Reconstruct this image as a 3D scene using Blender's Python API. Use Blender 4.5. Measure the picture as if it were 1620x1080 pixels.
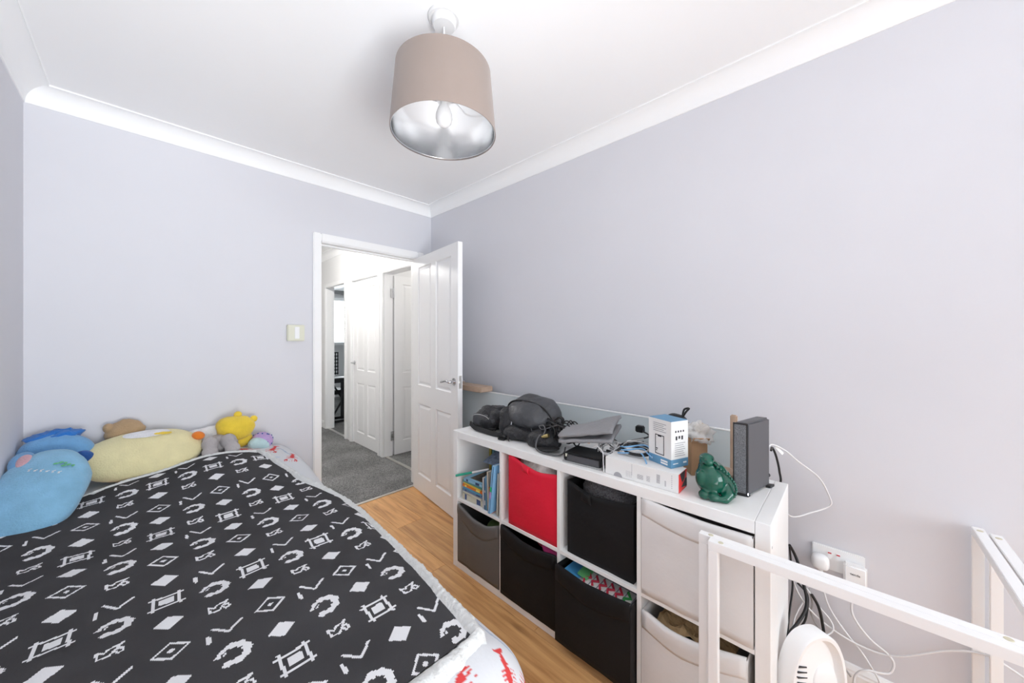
import bpy, bmesh, math, random
from mathutils import Vector, Matrix, noise
for o in list(bpy.data.objects): bpy.data.objects.remove(o)
sc = bpy.context.scene
COL = sc.collection
PI = math.pi
random.seed(4)

# ------------------------------------------------------------------ camera, world, light, exposure
F_PX, YAW, CY, CAMH = 556.72, 0.8075, 532.51, 1.305
cam_d = bpy.data.cameras.new('camera'); cam = bpy.data.objects.new('camera', cam_d); COL.objects.link(cam)
cam_d.sensor_width = 36.0; cam_d.lens = F_PX / 1620 * 36.0
cam_d.shift_y = -(540 - CY) / 1620 if False else (CY - 540) / 1620
cam_d.clip_start = 0.02
cam.location = (0, 0, CAMH); cam.rotation_euler = (PI/2, 0, -YAW)
sc.camera = cam

XL, XW, YB, YF = -0.385, 1.8055, 2.7467, -2.90      # left wall, right wall, door wall, window wall
ZC, ZCOV = 2.468, 2.386                              # ceiling, underside of coving
WIN = (-0.25, 1.67, 0.60, 2.25)                      # bedroom window behind the camera (x0,x1,z0,z1)
XC, YC2 = 1.785, 8.0                                 # landing wall, far room end wall
WINC = (2.35, 3.75, 1.16, 2.15)

w = bpy.data.worlds.new('world'); sc.world = w; w.use_nodes = True
bg = w.node_tree.nodes['Background']; bg.inputs[0].default_value = (0.88, 0.95, 1.0, 1); bg.inputs[1].default_value = 7.6

def portal(name, loc, rot, sx, sy):
    d = bpy.data.lights.new(name, 'AREA'); d.shape = 'RECTANGLE'; d.size = sx; d.size_y = sy
    d.cycles.is_portal = True
    o = bpy.data.objects.new(name, d); COL.objects.link(o); o.location = loc; o.rotation_euler = rot
portal('window_portal', ((WIN[0]+WIN[1])/2, YF-0.13, (WIN[2]+WIN[3])/2), (PI/2, 0, 0), WIN[1]-WIN[0], WIN[3]-WIN[2])
portal('window_portal', ((WINC[0]+WINC[1])/2, YC2+0.14, (WINC[2]+WINC[3])/2), (-PI/2, 0, 0), WINC[1]-WINC[0], WINC[3]-WINC[2])
def area(name, loc, rot_, sx, sy, energy, spread, col):
    d = bpy.data.lights.new(name, 'AREA'); d.shape = 'RECTANGLE'; d.size = sx; d.size_y = sy; d.energy = energy; d.spread = math.radians(spread); d.color = col
    o = bpy.data.objects.new(name, d); COL.objects.link(o); o.location = loc; o.rotation_euler = rot_; return o
area('bounce_fill', (0.10, -0.9, 0.7), (PI-math.radians(42), 0, 0), 0.8, 0.8, 13, 118, (.93, .965, 1.0))  # added unseen fill, aimed up and forward to even out the room
area('bounce_fill', (0.10, -0.9, 0.72), (PI-math.radians(58), 0, 0), 0.8, 0.8, 7.5, 85, (.93, .965, 1.0))  # second added fill, tilted further towards the door wall
def point(name, loc, energy, r, col=(1, 0.97, 0.93)):
    d = bpy.data.lights.new(name, 'POINT'); d.energy = energy; d.shadow_soft_size = r; d.color = col
    o = bpy.data.objects.new(name, d); COL.objects.link(o); o.location = loc; return o

sc.view_settings.view_transform = 'Standard'; sc.view_settings.look = 'None'
sc.view_settings.gamma = 1.0; sc.view_settings.use_curve_mapping = False
sc.view_settings.exposure = 0.14
sc.cycles.max_bounces = 10; sc.cycles.diffuse_bounces = 7; sc.cycles.glossy_bounces = 4
sc.cycles.use_denoising = True
sc.cycles.sample_clamp_indirect = 8.0

# ------------------------------------------------------------------ materials
def mat(name, col, rough=0.5, metal=0.0, var=None, bump=None, spec=0.5, coat=0.0, trans=0.0, ior=1.45, emit=None, sheen=0.0, alpha=1.0):
    m = bpy.data.materials.new(name); m.use_nodes = True
    nt = m.node_tree; N = nt.nodes; L = nt.links; b = N['Principled BSDF']
    b.inputs['Base Color'].default_value = (*col, 1); b.inputs['Roughness'].default_value = rough
    b.inputs['Metallic'].default_value = metal; b.inputs['Specular IOR Level'].default_value = spec
    b.inputs['Coat Weight'].default_value = coat; b.inputs['Transmission Weight'].default_value = trans
    b.inputs['IOR'].default_value = ior; b.inputs['Sheen Weight'].default_value = sheen
    b.inputs['Alpha'].default_value = alpha
    if emit: b.inputs['Emission Color'].default_value = (*emit[0], 1); b.inputs['Emission Strength'].default_value = emit[1]
    if var or bump:
        tc = N.new('ShaderNodeTexCoord')
    if var:
        n = N.new('ShaderNodeTexNoise'); n.inputs['Scale'].default_value = var[0]; n.inputs['Detail'].default_value = 5
        L.new(tc.outputs['Object'], n.inputs['Vector'])
        r = N.new('ShaderNodeValToRGB'); r.color_ramp.elements[0].position = .3; r.color_ramp.elements[1].position = .7
        a = var[1]
        r.color_ramp.elements[0].color = (*[c*(1-a) for c in col], 1); r.color_ramp.elements[1].color = (*[min(1, c*(1+a)) for c in col], 1)
        L.new(n.outputs['Fac'], r.inputs['Fac']); L.new(r.outputs['Color'], b.inputs['Base Color'])
    if bump:
        n = N.new('ShaderNodeTexNoise'); n.inputs['Scale'].default_value = bump[0]; n.inputs['Detail'].default_value = 4
        L.new(tc.outputs['Object'], n.inputs['Vector'])
        bn = N.new('ShaderNodeBump'); bn.inputs['Strength'].default_value = bump[1]; bn.inputs['Distance'].default_value = bump[2] if len(bump) > 2 else 0.004
        L.new(n.outputs['Fac'], bn.inputs['Height']); L.new(bn.outputs['Normal'], b.inputs['Normal'])
    return m
def oak(name):
    m = mat(name, (.50, .27, .11), .38); nt = m.node_tree; N = nt.nodes; L = nt.links; b = N['Principled BSDF']
    tc = N.new('ShaderNodeTexCoord'); oi = N.new('ShaderNodeObjectInfo')
    ad = N.new('ShaderNodeVectorMath'); ad.operation = 'ADD'
    sc_ = N.new('ShaderNodeVectorMath'); sc_.operation = 'SCALE'; sc_.inputs['Scale'].default_value = 37.0
    cb = N.new('ShaderNodeCombineXYZ')
    for i in range(3): L.new(oi.outputs['Random'], cb.inputs[i])
    L.new(cb.outputs[0], sc_.inputs[0]); L.new(tc.outputs['Object'], ad.inputs[0]); L.new(sc_.outputs[0], ad.inputs[1])
    mp = N.new('ShaderNodeMapping'); mp.inputs['Scale'].default_value = (1, .07, 1); L.new(ad.outputs[0], mp.inputs['Vector'])
    n1 = N.new('ShaderNodeTexNoise'); n1.inputs['Scale'].default_value = 42; n1.inputs['Detail'].default_value = 7; n1.inputs['Distortion'].default_value = .6
    L.new(mp.outputs[0], n1.inputs['Vector'])
    mp2 = N.new('ShaderNodeMapping'); mp2.inputs['Scale'].default_value = (1, .3, 1); L.new(ad.outputs[0], mp2.inputs['Vector'])
    n2 = N.new('ShaderNodeTexNoise'); n2.inputs['Scale'].default_value = 7; n2.inputs['Detail'].default_value = 3; L.new(mp2.outputs[0], n2.inputs['Vector'])
    r = N.new('ShaderNodeValToRGB'); e = r.color_ramp.elements
    e[0].position = .28; e[0].color = (.44, .21, .075, 1); e[1].position = .72; e[1].color = (.74, .42, .18, 1)
    q = e.new(.5); q.color = (.62, .33, .13, 1)
    L.new(n1.outputs['Fac'], r.inputs['Fac'])
    hs = N.new('ShaderNodeHueSaturation'); L.new(r.outputs['Color'], hs.inputs['Color'])
    mr = N.new('ShaderNodeMapRange'); mr.inputs['To Min'].default_value = .82; mr.inputs['To Max'].default_value = 1.14; L.new(oi.outputs['Random'], mr.inputs['Value'])
    L.new(mr.outputs[0], hs.inputs['Value'])
    r2 = N.new('ShaderNodeValToRGB'); e2 = r2.color_ramp.elements; e2[0].position = .22; e2[0].color = (.42, .36, .30, 1); e2[1].position = .36; e2[1].color = (1, 1, 1, 1)
    L.new(n2.outputs['Fac'], r2.inputs['Fac'])
    mx = N.new('ShaderNodeMix'); mx.data_type = 'RGBA'; mx.blend_type = 'MULTIPLY'; mx.inputs[0].default_value = 1
    L.new(hs.outputs['Color'], mx.inputs[6]); L.new(r2.outputs['Color'], mx.inputs[7]); L.new(mx.outputs[2], b.inputs['Base Color'])
    bp = N.new('ShaderNodeBump'); bp.inputs['Strength'].default_value = .12; bp.inputs['Distance'].default_value = .002
    L.new(n1.outputs['Fac'], bp.inputs['Height']); L.new(bp.outputs['Normal'], b.inputs['Normal'])
    return m
def carpet_mat():
    m = mat('grey_carpet', (.2, .2, .2), 1.0, spec=.1); nt = m.node_tree; N = nt.nodes; L = nt.links; b = N['Principled BSDF']
    tc = N.new('ShaderNodeTexCoord')
    n = N.new('ShaderNodeTexNoise'); n.inputs['Scale'].default_value = 130; n.inputs['Detail'].default_value = 3; L.new(tc.outputs['Object'], n.inputs['Vector'])
    n2 = N.new('ShaderNodeTexNoise'); n2.inputs['Scale'].default_value = 3.2; n2.inputs['Detail'].default_value = 6; L.new(tc.outputs['Object'], n2.inputs['Vector'])
    r = N.new('ShaderNodeValToRGB'); e = r.color_ramp.elements; e[0].position = .32; e[0].color = (.10, .10, .10, 1); e[1].position = .68; e[1].color = (.33, .33, .325, 1)
    L.new(n.outputs['Fac'], r.inputs['Fac'])
    r2 = N.new('ShaderNodeValToRGB'); e = r2.color_ramp.elements; e[0].position = .38; e[0].color = (.72, .72, .72, 1); e[1].position = .6; e[1].color = (1, 1, 1, 1)
    L.new(n2.outputs['Fac'], r2.inputs['Fac'])
    mx = N.new('ShaderNodeMix'); mx.data_type = 'RGBA'; mx.blend_type = 'MULTIPLY'; mx.inputs[0].default_value = 1
    L.new(r.outputs[0], mx.inputs[6]); L.new(r2.outputs[0], mx.inputs[7]); L.new(mx.outputs[2], b.inputs['Base Color'])
    bp = N.new('ShaderNodeBump'); bp.inputs['Strength'].default_value = .7; bp.inputs['Distance'].default_value = .01
    L.new(n.outputs['Fac'], bp.inputs['Height']); L.new(bp.outputs['Normal'], b.inputs['Normal'])
    return m
M = {}
M['wall'] = mat('lilac_wall_paint', (.668, .670, .708), .75, var=(2.5, .012), bump=(260, .05, .001))
M['ceil'] = mat('white_ceiling_paint', (.90, .905, .91), .8, bump=(200, .04, .001))
M['gloss'] = mat('white_gloss_paint', (.88, .88, .88), .32)
M['landing'] = mat('white_wall_paint', (.82, .82, .82), .7)
M['oak'] = oak('oak_laminate'); M['gap'] = mat('plank_joint', (.16, .085, .035), .8)
M['carpet'] = carpet_mat()
M['alu'] = mat('brushed_aluminium', (.72, .70, .66), .35, 1.0)
M['chrome'] = mat('polished_chrome', (.62, .62, .64), .12, 1.0)
M['unit'] = mat('white_laminate', (.86, .86, .85), .38, var=(14, .012))
M['redcloth'] = mat('red_fabric', (.70, .008, .035), .6, bump=(60, .25, .004))
M['blackcloth'] = mat('black_fabric', (.0075, .0075, .0085), .7, spec=.3, bump=(45, .3, .004))
M['greycloth'] = mat('grey_fabric', (.115, .112, .108), .55, bump=(45, .3, .004))
M['whitecloth'] = mat('off_white_fabric', (.73, .72, .715), .75, var=(9, .03), bump=(55, .25, .003))
M['tweed'] = mat('grey_knit', (.15, .15, .16), .95, var=(160, .5), bump=(160, .7, .006))
M['black'] = mat('black_plastic', (.012, .012, .013), .42)
M['rubber'] = mat('black_rubber', (.015, .015, .016), .55)
M['nylon'] = mat('black_nylon', (.022, .022, .025), .5, var=(9, .25), bump=(26, .8, .02))
M['nylon2'] = mat('dark_grey_nylon', (.060, .062, .068), .42, var=(7, .12), bump=(13, .55, .02))
M['strap'] = mat('black_webbing', (.02, .02, .021), .7, bump=(300, .4, .001))
M['sleeve'] = mat('grey_cloth_sleeve', (.27, .27, .28), .8, bump=(90, .5, .005))
M['darkgrey'] = mat('charcoal_plastic', (.075, .075, .082), .36)
M['mesh'] = mat('speckled_grey_fabric', (.14, .145, .155), .9, var=(420, .55))
M['card'] = mat('brown_cardboard', (.46, .28, .155), .85, var=(20, .06))
M['kraft'] = mat('crumpled_brown_paper', (.42, .29, .15), .8, bump=(40, .8, .01))
M['boxwhite'] = mat('white_card', (.78, .78, .77), .5)
M['boxblue'] = mat('blue_card', (.12, .29, .46), .5)
M['boxred'] = mat('red_card', (.72, .03, .025), .5)
M['printgrey'] = mat('grey_print', (.36, .36, .38), .6); M['printblack'] = mat('black_print', (.03, .03, .035), .6)
M['green'] = mat('green_glaze', (.002, .085, .052), .07, var=(14, .16), coat=.35)
M['greendark'] = mat('dark_green_glaze', (.004, .06, .042), .12, coat=.5)
M['glass'] = mat('frosted_blue_glass', (.60, .665, .685), .18, spec=.6)
M['wood'] = mat('pale_wood', (.52, .38, .28), .6, var=(18, .12))
M['cable_w'] = mat('white_cable_plastic', (.76, .76, .77), .45); M['cable_b'] = mat('black_cable_plastic', (.012, .012, .013), .45)
M['cable_g'] = mat('grey_cable_plastic', (.42, .42, .42), .45); M['cable_blue'] = mat('blue_cable_plastic', (.18, .38, .62), .45)
M['plastic'] = mat('white_plastic', (.84, .845, .85), .35); M['cream'] = mat('cream_plastic', (.70, .70, .58), .4)
M['shade'] = mat('taupe_fabric', (.25, .20, .175), .9, var=(5, .03), sheen=.3)
M['lining'] = mat('silver_foil', (.86, .87, .88), .17, 1.0)
M['bulb'] = mat('opal_bulb_glass', (.86, .86, .86), .2)
M['tagw'] = mat('white_label', (.85, .85, .85), .6)
M['bag'] = mat('clear_polythene', (.90, .89, .87), .18, alpha=.55, bump=(40, .9, .01))
M['cable_d'] = mat('dark_grey_cable', (.10, .10, .105), .4)
M['brass'] = mat('brass', (.62, .50, .22), .3, 1.0)
M['led'] = mat('white_led', (1, 1, 1), .4, emit=((.8, .85, 1), 6))
M['pane'] = mat('window_glass', (1, 1, 1), 0.0, trans=1.0, ior=1.01, spec=.1)
M['bedwood'] = mat('white_bed_paint', (.7, .7, .7), .5)
M['mattress'] = mat('mattress_cloth', (.78, .78, .78), .9)

# ------------------------------------------------------------------ mesh helpers
class MB:
    def __init__(s): s.v = []; s.f = []; s.mi = []
    def add(s, vs, fs, mi=0):
        n = len(s.v); s.v += [tuple(p) for p in vs]; s.f += [tuple(i+n for i in f) for f in fs]; s.mi += [mi]*len(fs); return s
    def box(s, x0, x1, y0, y1, z0, z1, mi=0):
        if x0 > x1: x0, x1 = x1, x0
        if y0 > y1: y0, y1 = y1, y0
        if z0 > z1: z0, z1 = z1, z0
        return s.add([(x0,y0,z0),(x1,y0,z0),(x1,y1,z0),(x0,y1,z0),(x0,y0,z1),(x1,y0,z1),(x1,y1,z1),(x0,y1,z1)],
                     [(0,3,2,1),(4,5,6,7),(0,1,5,4),(1,2,6,5),(2,3,7,6),(3,0,4,7)], mi)
    def obox(s, c, ax, ay, az, mi=0):   # centre, three half-axis vectors
        c, ax, ay, az = map(Vector, (c, ax, ay, az)); vs = []
        for k in (-1, 1):
            for (i, j) in ((-1,-1),(1,-1),(1,1),(-1,1)): vs.append(c+ax*i+ay*j+az*k)
        return s.add(vs, [(0,3,2,1),(4,5,6,7),(0,1,5,4),(1,2,6,5),(2,3,7,6),(3,0,4,7)], mi)
    def prism(s, pts, axis, a, b, mi=0):   # 2-D outline (other two axes in order) extruded along axis
        def mk(p, t):
            q = list(p); q.insert(axis, t); return tuple(q)
        n = len(pts); vs = [mk(p, a) for p in pts]+[mk(p, b) for p in pts]
        return s.add(vs, [tuple(range(n))[::-1], tuple(range(n, 2*n))]+[(i, (i+1) % n, (i+1) % n+n, i+n) for i in range(n)], mi)
    def lathe(s, prof, seg=40, c=(0,0,0), mi=0, cap=True):   # prof: (r,z)
        vs = []; fs = []
        for r, z in prof:
            for k in range(seg):
                a = 2*PI*k/seg; vs.append((c[0]+r*math.cos(a), c[1]+r*math.sin(a), c[2]+z))
        for i in range(len(prof)-1):
            for k in range(seg):
                k2 = (k+1) % seg; fs.append((i*seg+k, i*seg+k2, (i+1)*seg+k2, (i+1)*seg+k))
        if cap:
            if prof[0][0] > 1e-6: fs.append(tuple(range(seg))[::-1])
            if prof[-1][0] > 1e-6: fs.append(tuple((len(prof)-1)*seg+k for k in range(seg)))
        return s.add(vs, fs, mi)
    def tube(s, pts, r, seg=8, closed=False, mi=0, rad=None):
        P = [Vector(p) for p in pts]; n = len(P); vs = []; fs = []
        up = Vector((.31, .2, .93)).normalized(); prev = None
        for i in range(n):
            if closed: t = (P[(i+1) % n]-P[i-1])
            else: t = P[min(i+1, n-1)]-P[max(i-1, 0)]
            if t.length < 1e-9: t = Vector((0, 0, 1))
            t.normalize()
            if prev is None:
                u = t.cross(up)
                if u.length < 1e-3: u = t.cross(Vector((1, 0, 0)))
            else:
                u = prev-t*prev.dot(t)
            u.normalize(); prev = u; v = t.cross(u)
            rr = r if rad is None else r*rad[i]
            for k in range(seg):
                a = 2*PI*k/seg; vs.append(P[i]+u*(rr*math.cos(a))+v*(rr*math.sin(a)))
        m = n if closed else n-1
        for i in range(m):
            i2 = (i+1) % n
            for k in range(seg):
                k2 = (k+1) % seg; fs.append((i*seg+k, i*seg+k2, i2*seg+k2, i2*seg+k))
        if not closed:
            fs.append(tuple(range(seg))[::-1]); fs.append(tuple((n-1)*seg+k for k in range(seg)))
        return s.add(vs, fs, mi)
    def ribbon(s, pts, nrm, wd, th, mi=0):   # flat strap through pts; nrm = width direction
        P = [Vector(p) for p in pts]; wv = Vector(nrm).normalized()*wd/2; vs = []; fs = []; n = len(P)
        for i in range(n):
            t = (P[min(i+1, n-1)]-P[max(i-1, 0)]).normalized(); h = t.cross(wv).normalized()*th/2
            vs += [P[i]-wv-h, P[i]+wv-h, P[i]+wv+h, P[i]-wv+h]
        for i in range(n-1):
            for k in range(4):
                k2 = (k+1) % 4; fs.append((i*4+k, i*4+k2, i*4+4+k2, i*4+4+k))
        fs.append((3, 2, 1, 0)); fs.append(tuple(n*4-4+k for k in range(4)))
        return s.add(vs, fs, mi)
    def grid(s, fn, nu, nv, mi=0, wrap=False):
        vs = [fn(i/nu, j/nv) for j in range(nv+1) for i in range(nu+1)]
        fs = [(j*(nu+1)+i, j*(nu+1)+i+1, (j+1)*(nu+1)+i+1, (j+1)*(nu+1)+i) for j in range(nv) for i in range(nu)]
        return s.add(vs, fs, mi)
    def ellipsoid(s, c, r, R=None, nu=28, nv=16, mi=0, p=2.0, fn=None):
        vs = []; fs = []; c = Vector(c)
        def sg(x, e): return math.copysign(abs(x)**(2.0/e), x)
        for j in range(nv+1):
            t = -PI/2+PI*j/nv
            for i in range(nu):
                a = 2*PI*i/nu
                q = Vector((sg(math.cos(t), p)*sg(math.cos(a), p)*r[0], sg(math.cos(t), p)*sg(math.sin(a), p)*r[1], sg(math.sin(t), p)*r[2]))
                if fn: q = fn(q)
                if R: q = R @ q
                vs.append(c+q)
        for j in range(nv):
            for i in range(nu):
                i2 = (i+1) % nu; fs.append((j*nu+i, j*nu+i2, (j+1)*nu+i2, (j+1)*nu+i))
        return s.add(vs, fs, mi)
def world_loc(o):
    v = Vector((0, 0, 0))
    while o: v += o.location; o = o.parent
    return v
def obj(name, mb, m, parent=None, smooth=None, bevel=0, seg=2, local=False, mods=None):
    """one mesh object; coordinates are world unless local. smooth = angle in degrees"""
    me = bpy.data.meshes.new(name)
    off = Vector((0, 0, 0)) if (local or parent is None) else world_loc(parent)
    me.from_pydata([(p[0]-off.x, p[1]-off.y, p[2]-off.z) for p in mb.v], [], mb.f)
    for k in (m if isinstance(m, (list, tuple)) else [m]): me.materials.append(M[k] if isinstance(k, str) else k)
    if any(mb.mi): me.polygons.foreach_set('material_index', mb.mi)
    bm = bmesh.new(); bm.from_mesh(me)
    bmesh.ops.remove_doubles(bm, verts=bm.verts, dist=1e-6)
    if bevel:
        bmesh.ops.bevel(bm, geom=[e for e in bm.edges if len(e.link_faces) == 2 and e.calc_face_angle(0) > .5], offset=bevel, segments=seg, affect='EDGES', clamp_overlap=True)
    bmesh.ops.recalc_face_normals(bm, faces=bm.faces)
    if smooth:
        for f in bm.faces: f.smooth = True
        lim = math.radians(smooth)
        for e in bm.edges:
            if len(e.link_faces) == 2 and e.calc_face_angle(0) > lim: e.smooth = False
    bm.to_mesh(me); bm.free(); me.update()
    o = bpy.data.objects.new(name, me); COL.objects.link(o)
    if parent: o.parent = parent
    for (t, kw) in (mods or []):
        md = o.modifiers.new(t.lower(), t)
        for k, v in kw.items(): setattr(md, k, v)
    return o
def tag(o, label=None, cat=None, group=None, kind=None):
    if label: o['label'] = label
    if cat: o['category'] = cat
    if group: o['group'] = group
    if kind: o['kind'] = kind
    return o
def thing(name, label, cat, loc=(0, 0, 0), group=None, kind=None):
    o = bpy.data.objects.new(name, None); COL.objects.link(o); o.location = loc; o.empty_display_size = .05
    return tag(o, label, cat, group, kind)
def struct(name, mb, m, label, cat, **kw):
    return tag(obj(name, mb, m, **kw), label, cat, kind='structure')
def smooth_path(pts, n=8):
    P = [Vector(p) for p in pts]; out = []
    for i in range(len(P)-1):
        a, b, c, d = P[max(i-1, 0)], P[i], P[i+1], P[min(i+2, len(P)-1)]
        for k in range(n):
            t = k/n
            out.append(.5*((2*b)+(c-a)*t+(2*a-5*b+4*c-d)*t*t+(3*b-a-3*c+d)*t**3))
    out.append(P[-1]); return out
fwv = Vector((math.sin(YAW), math.cos(YAW), 0)); rtv = Vector((math.cos(YAW), -math.sin(YAW), 0))
def onX(u, v, X):      # the point of the plane x = X seen at photo pixel (u, v)
    d = fwv+rtv*((u-810)/F_PX)+Vector((0, 0, (CY-v)/F_PX)); s = X/d.x
    return Vector((X, d.y*s, CAMH+d.z*s))
def onY(u, v, Y):
    d = fwv+rtv*((u-810)/F_PX)+Vector((0, 0, (CY-v)/F_PX)); s = Y/d.y
    return Vector((d.x*s, Y, CAMH+d.z*s))
def rot(ax, deg): return Matrix.Rotation(math.radians(deg), 3, ax)
def text(s, size, loc, R, m, parent, name='lettering', thick=.0004):
    cu = bpy.data.curves.new(name, 'FONT'); cu.body = s; cu.size = size; cu.extrude = thick; cu.align_x = 'CENTER'; cu.align_y = 'CENTER'; cu.resolution_u = 3
    t = bpy.data.objects.new(name, cu); COL.objects.link(t)
    dg = bpy.context.evaluated_depsgraph_get(); dg.update()
    me = bpy.data.meshes.new_from_object(t.evaluated_get(dg)); bpy.data.objects.remove(t)
    me.materials.clear(); me.materials.append(M[m])
    off = Vector(loc)-world_loc(parent)
    me.transform(Matrix.Translation(off) @ R.to_4x4())
    o = bpy.data.objects.new(name, me); COL.objects.link(o); o.parent = parent; return o

# ================================================================== THE SETTING
T = .11
# floor with laminate planks as parts
fl = struct('floor', MB().box(XL-.05, XW+.05, YF-.05, YB+.03, -.05, -.008), 'gap', 'oak-coloured laminate plank floor beside the bed', 'floor')
PW, PL = .19, 1.21
pm = None
for k in range(-9, 5):
    xa = 1.195+PW*k
    x0, x1 = max(xa, XL), min(xa+PW, XW)
    if x1-x0 < .01: continue
    ys = (2.219 if k % 2 == 0 else 1.672) - (0.33 if k % 3 == 2 else 0)
    if k == -1: ys = 1.672
    y = ys+PL
    while y > YF:
        ya, yb_ = max(y-PL, YF), min(y, YB+.02)
        if yb_-ya > .02:
            g = .0007
            c = ((x0+x1)/2, (ya+yb_)/2)
            o = obj('plank', MB().box(x0+g, x1-g, ya+g, yb_-g, -.008, 0), 'oak', fl, bevel=.0010, seg=1)
        y -= PL
struct('ceiling', MB().box(XL-.1, XW+.1, YF-.1, YB+.1, ZC, ZC+.06), 'ceil', 'plain white plaster ceiling of the bedroom', 'ceiling')
struct('wall_left', MB().box(XL-T, XL, YF-T, YB+T, -.02, ZC+.03), 'wall', 'pale lilac wall at the left edge beside the bed', 'wall')
struct('wall_right', MB().box(XW, XW+T, YF-T, YB+.05, -.02, ZC+.03), 'wall', 'long pale lilac wall behind the storage unit', 'wall')
DX0, DX1, DZ = .872, 1.668, 1.996
T = .088
struct('wall_back', MB().box(XL, DX0, YB, YB+T, -.02, ZC+.03).box(DX1, XW, YB, YB+T, -.02, ZC+.03).box(DX0, DX1, YB, YB+T, DZ, ZC+.03), 'wall', 'pale lilac wall with the doorway behind the bed head', 'wall')
struct('wall_front', MB().box(XL, WIN[0], YF-T, YF, -.02, ZC+.03).box(WIN[1], XW, YF-T, YF, -.02, ZC+.03).box(WIN[0], WIN[1], YF-T, YF, -.02, WIN[2]).box(WIN[0], WIN[1], YF-T, YF, WIN[3], ZC+.03), 'wall', 'pale lilac window wall behind the viewer', 'wall')
wn = thing('window_1', 'white framed bedroom window opposite the doorway', 'window', ((WIN[0]+WIN[1])/2, YF-.07, WIN[2]), kind='structure')
fr = MB(); a, b, c, d = WIN
for (p, q, r_, s_) in ((a, a+.05, c, d), (b-.05, b, c, d), (a, b, c, c+.05), (a, b, d-.05, d), ((a+b)/2-.025, (a+b)/2+.025, c, d)): fr.box(p, q, YF-.10, YF-.05, r_, s_)
obj('window_frame', fr, 'gloss', wn)
obj('window_sill', MB().box(a-.03, b+.03, YF-.03, YF+.10, c-.03, c), 'gloss', wn, bevel=.006)
# coving
CV = .082
def coving_profile():
    p = [(0, 0), (0, -CV)]                       # (out from wall, down from ceiling)
    p += [(.004, -CV), (.006, -CV+.004)]
    for k in range(9):
        a = PI/2*k/8; R_ = CV-.012
        p.append((CV-.006-R_*math.cos(a)+.0, -CV+.006+R_*math.sin(a)-.0))
    p += [(CV, -.008), (CV, -.002), (CV+.004, 0)]
    return p
def coving(name, axis, wallpos, sgn, a, b, label):
    pts = coving_profile(); mb = MB(); n = len(pts); vs = []
    for t, e in ((a, 1), (b, -1)):
        for (o_, dz) in pts:
            tt = t+e*o_                           # mitre
            vs.append((wallpos+sgn*o_, tt, ZC+dz) if axis == 1 else (tt, wallpos+sgn*o_, ZC+dz))
    mb.add(vs, [(i, (i+1) % n, (i+1) % n+n, i+n) for i in range(n)])
    return struct(name, mb, 'ceil', label, 'coving', smooth=40)
coving('trim_1', 0, YB, -1, XL, XW, 'white plaster coving above the doorway wall')
coving('trim_2', 1, XW, -1, YF, YB, 'white plaster coving above the long right-hand wall')
coving('trim_3', 1, XL, 1, YF, YB, 'white plaster coving above the left-hand wall')
coving('trim_4', 0, YF, 1, XL, XW, 'white plaster coving above the window wall')
def skirt(name, axis, wall, sgn, a, b, label, h=.10, m='gloss'):
    p = [(0, 0), (.016, 0), (.016, h-.028), (.013, h-.022), (.013, h-.016), (.006, h-.003), (0, h)]
    mb = MB(); n = len(p); vs = []
    for t in (a, b):
        for (o_, z) in p: vs.append((wall+sgn*o_, t, z) if axis == 1 else (t, wall+sgn*o_, z))
    mb.add(vs, [(i, (i+1) % n, (i+1) % n+n, i+n) for i in range(n)]+[tuple(range(n)), tuple(range(n, 2*n))[::-1]])
    return struct(name, mb, m, label, 'skirting')
skirt('baseboard_right', 1, XW, -1, YF, YB, 'white skirting board under the wall socket')
skirt('baseboard_left', 1, XL, 1, YF, YB, 'white skirting board along the left wall')
skirt('baseboard_back', 0, YB, -1, XL+.02, .82, 'white skirting board behind the bed head')
# bedroom door frame
AW = .052
df = thing('trim_5', 'white door frame and architrave of the bedroom doorway', 'door frame', (DX0, YB, 0), kind='structure')
def arch_bar(x0, x1, z0, z1, side, y0, yd):
    mb = MB().box(x0, x1, y0, y0+yd, z0, z1); return mb
for yy, yd in ((YB, -.018), (YB+T, .018)):
    a_ = MB().box(DX0-AW+.006, DX0+.006, yy, yy+yd, 0, DZ+AW); obj('architrave', a_, 'gloss', df, bevel=.006, seg=2)
    a_ = MB().box(DX1-.006, DX1+AW, yy, yy+yd, 0, DZ+AW); obj('architrave', a_, 'gloss', df, bevel=.006, seg=2)
    a_ = MB().box(DX0+.006, DX1-.006, yy, yy+yd, DZ-.008, DZ+AW); obj('architrave', a_, 'gloss', df, bevel=.006, seg=2)
obj('jamb', MB().box(DX0, DX0+.012, YB, YB+T, 0, DZ), 'gloss', df); obj('jamb', MB().box(DX1-.012, DX1, YB, YB+T, 0, DZ), 'gloss', df)
obj('jamb', MB().box(DX0, DX1, YB, YB+T, DZ-.012, DZ), 'gloss', df)
obj('door_stop', MB().box(DX0+.012, DX0+.024, YB+.045, YB+.075, 0, DZ-.012), 'gloss', df)
obj('door_stop', MB().box(DX0+.012, DX1-.012, YB+.045, YB+.075, DZ-.024, DZ-.012), 'gloss', df)
obj('strike_plate', MB().box(DX0+.0115, DX0+.0135, YB+.006, YB+.034, .96, 1.02), 'alu', df)
struct('trim_6', MB().box(DX0, DX1, YB-.006, YB+.022, 0, .006), 'alu', 'pale metal threshold strip between laminate and carpet', 'threshold', bevel=.002)

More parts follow.
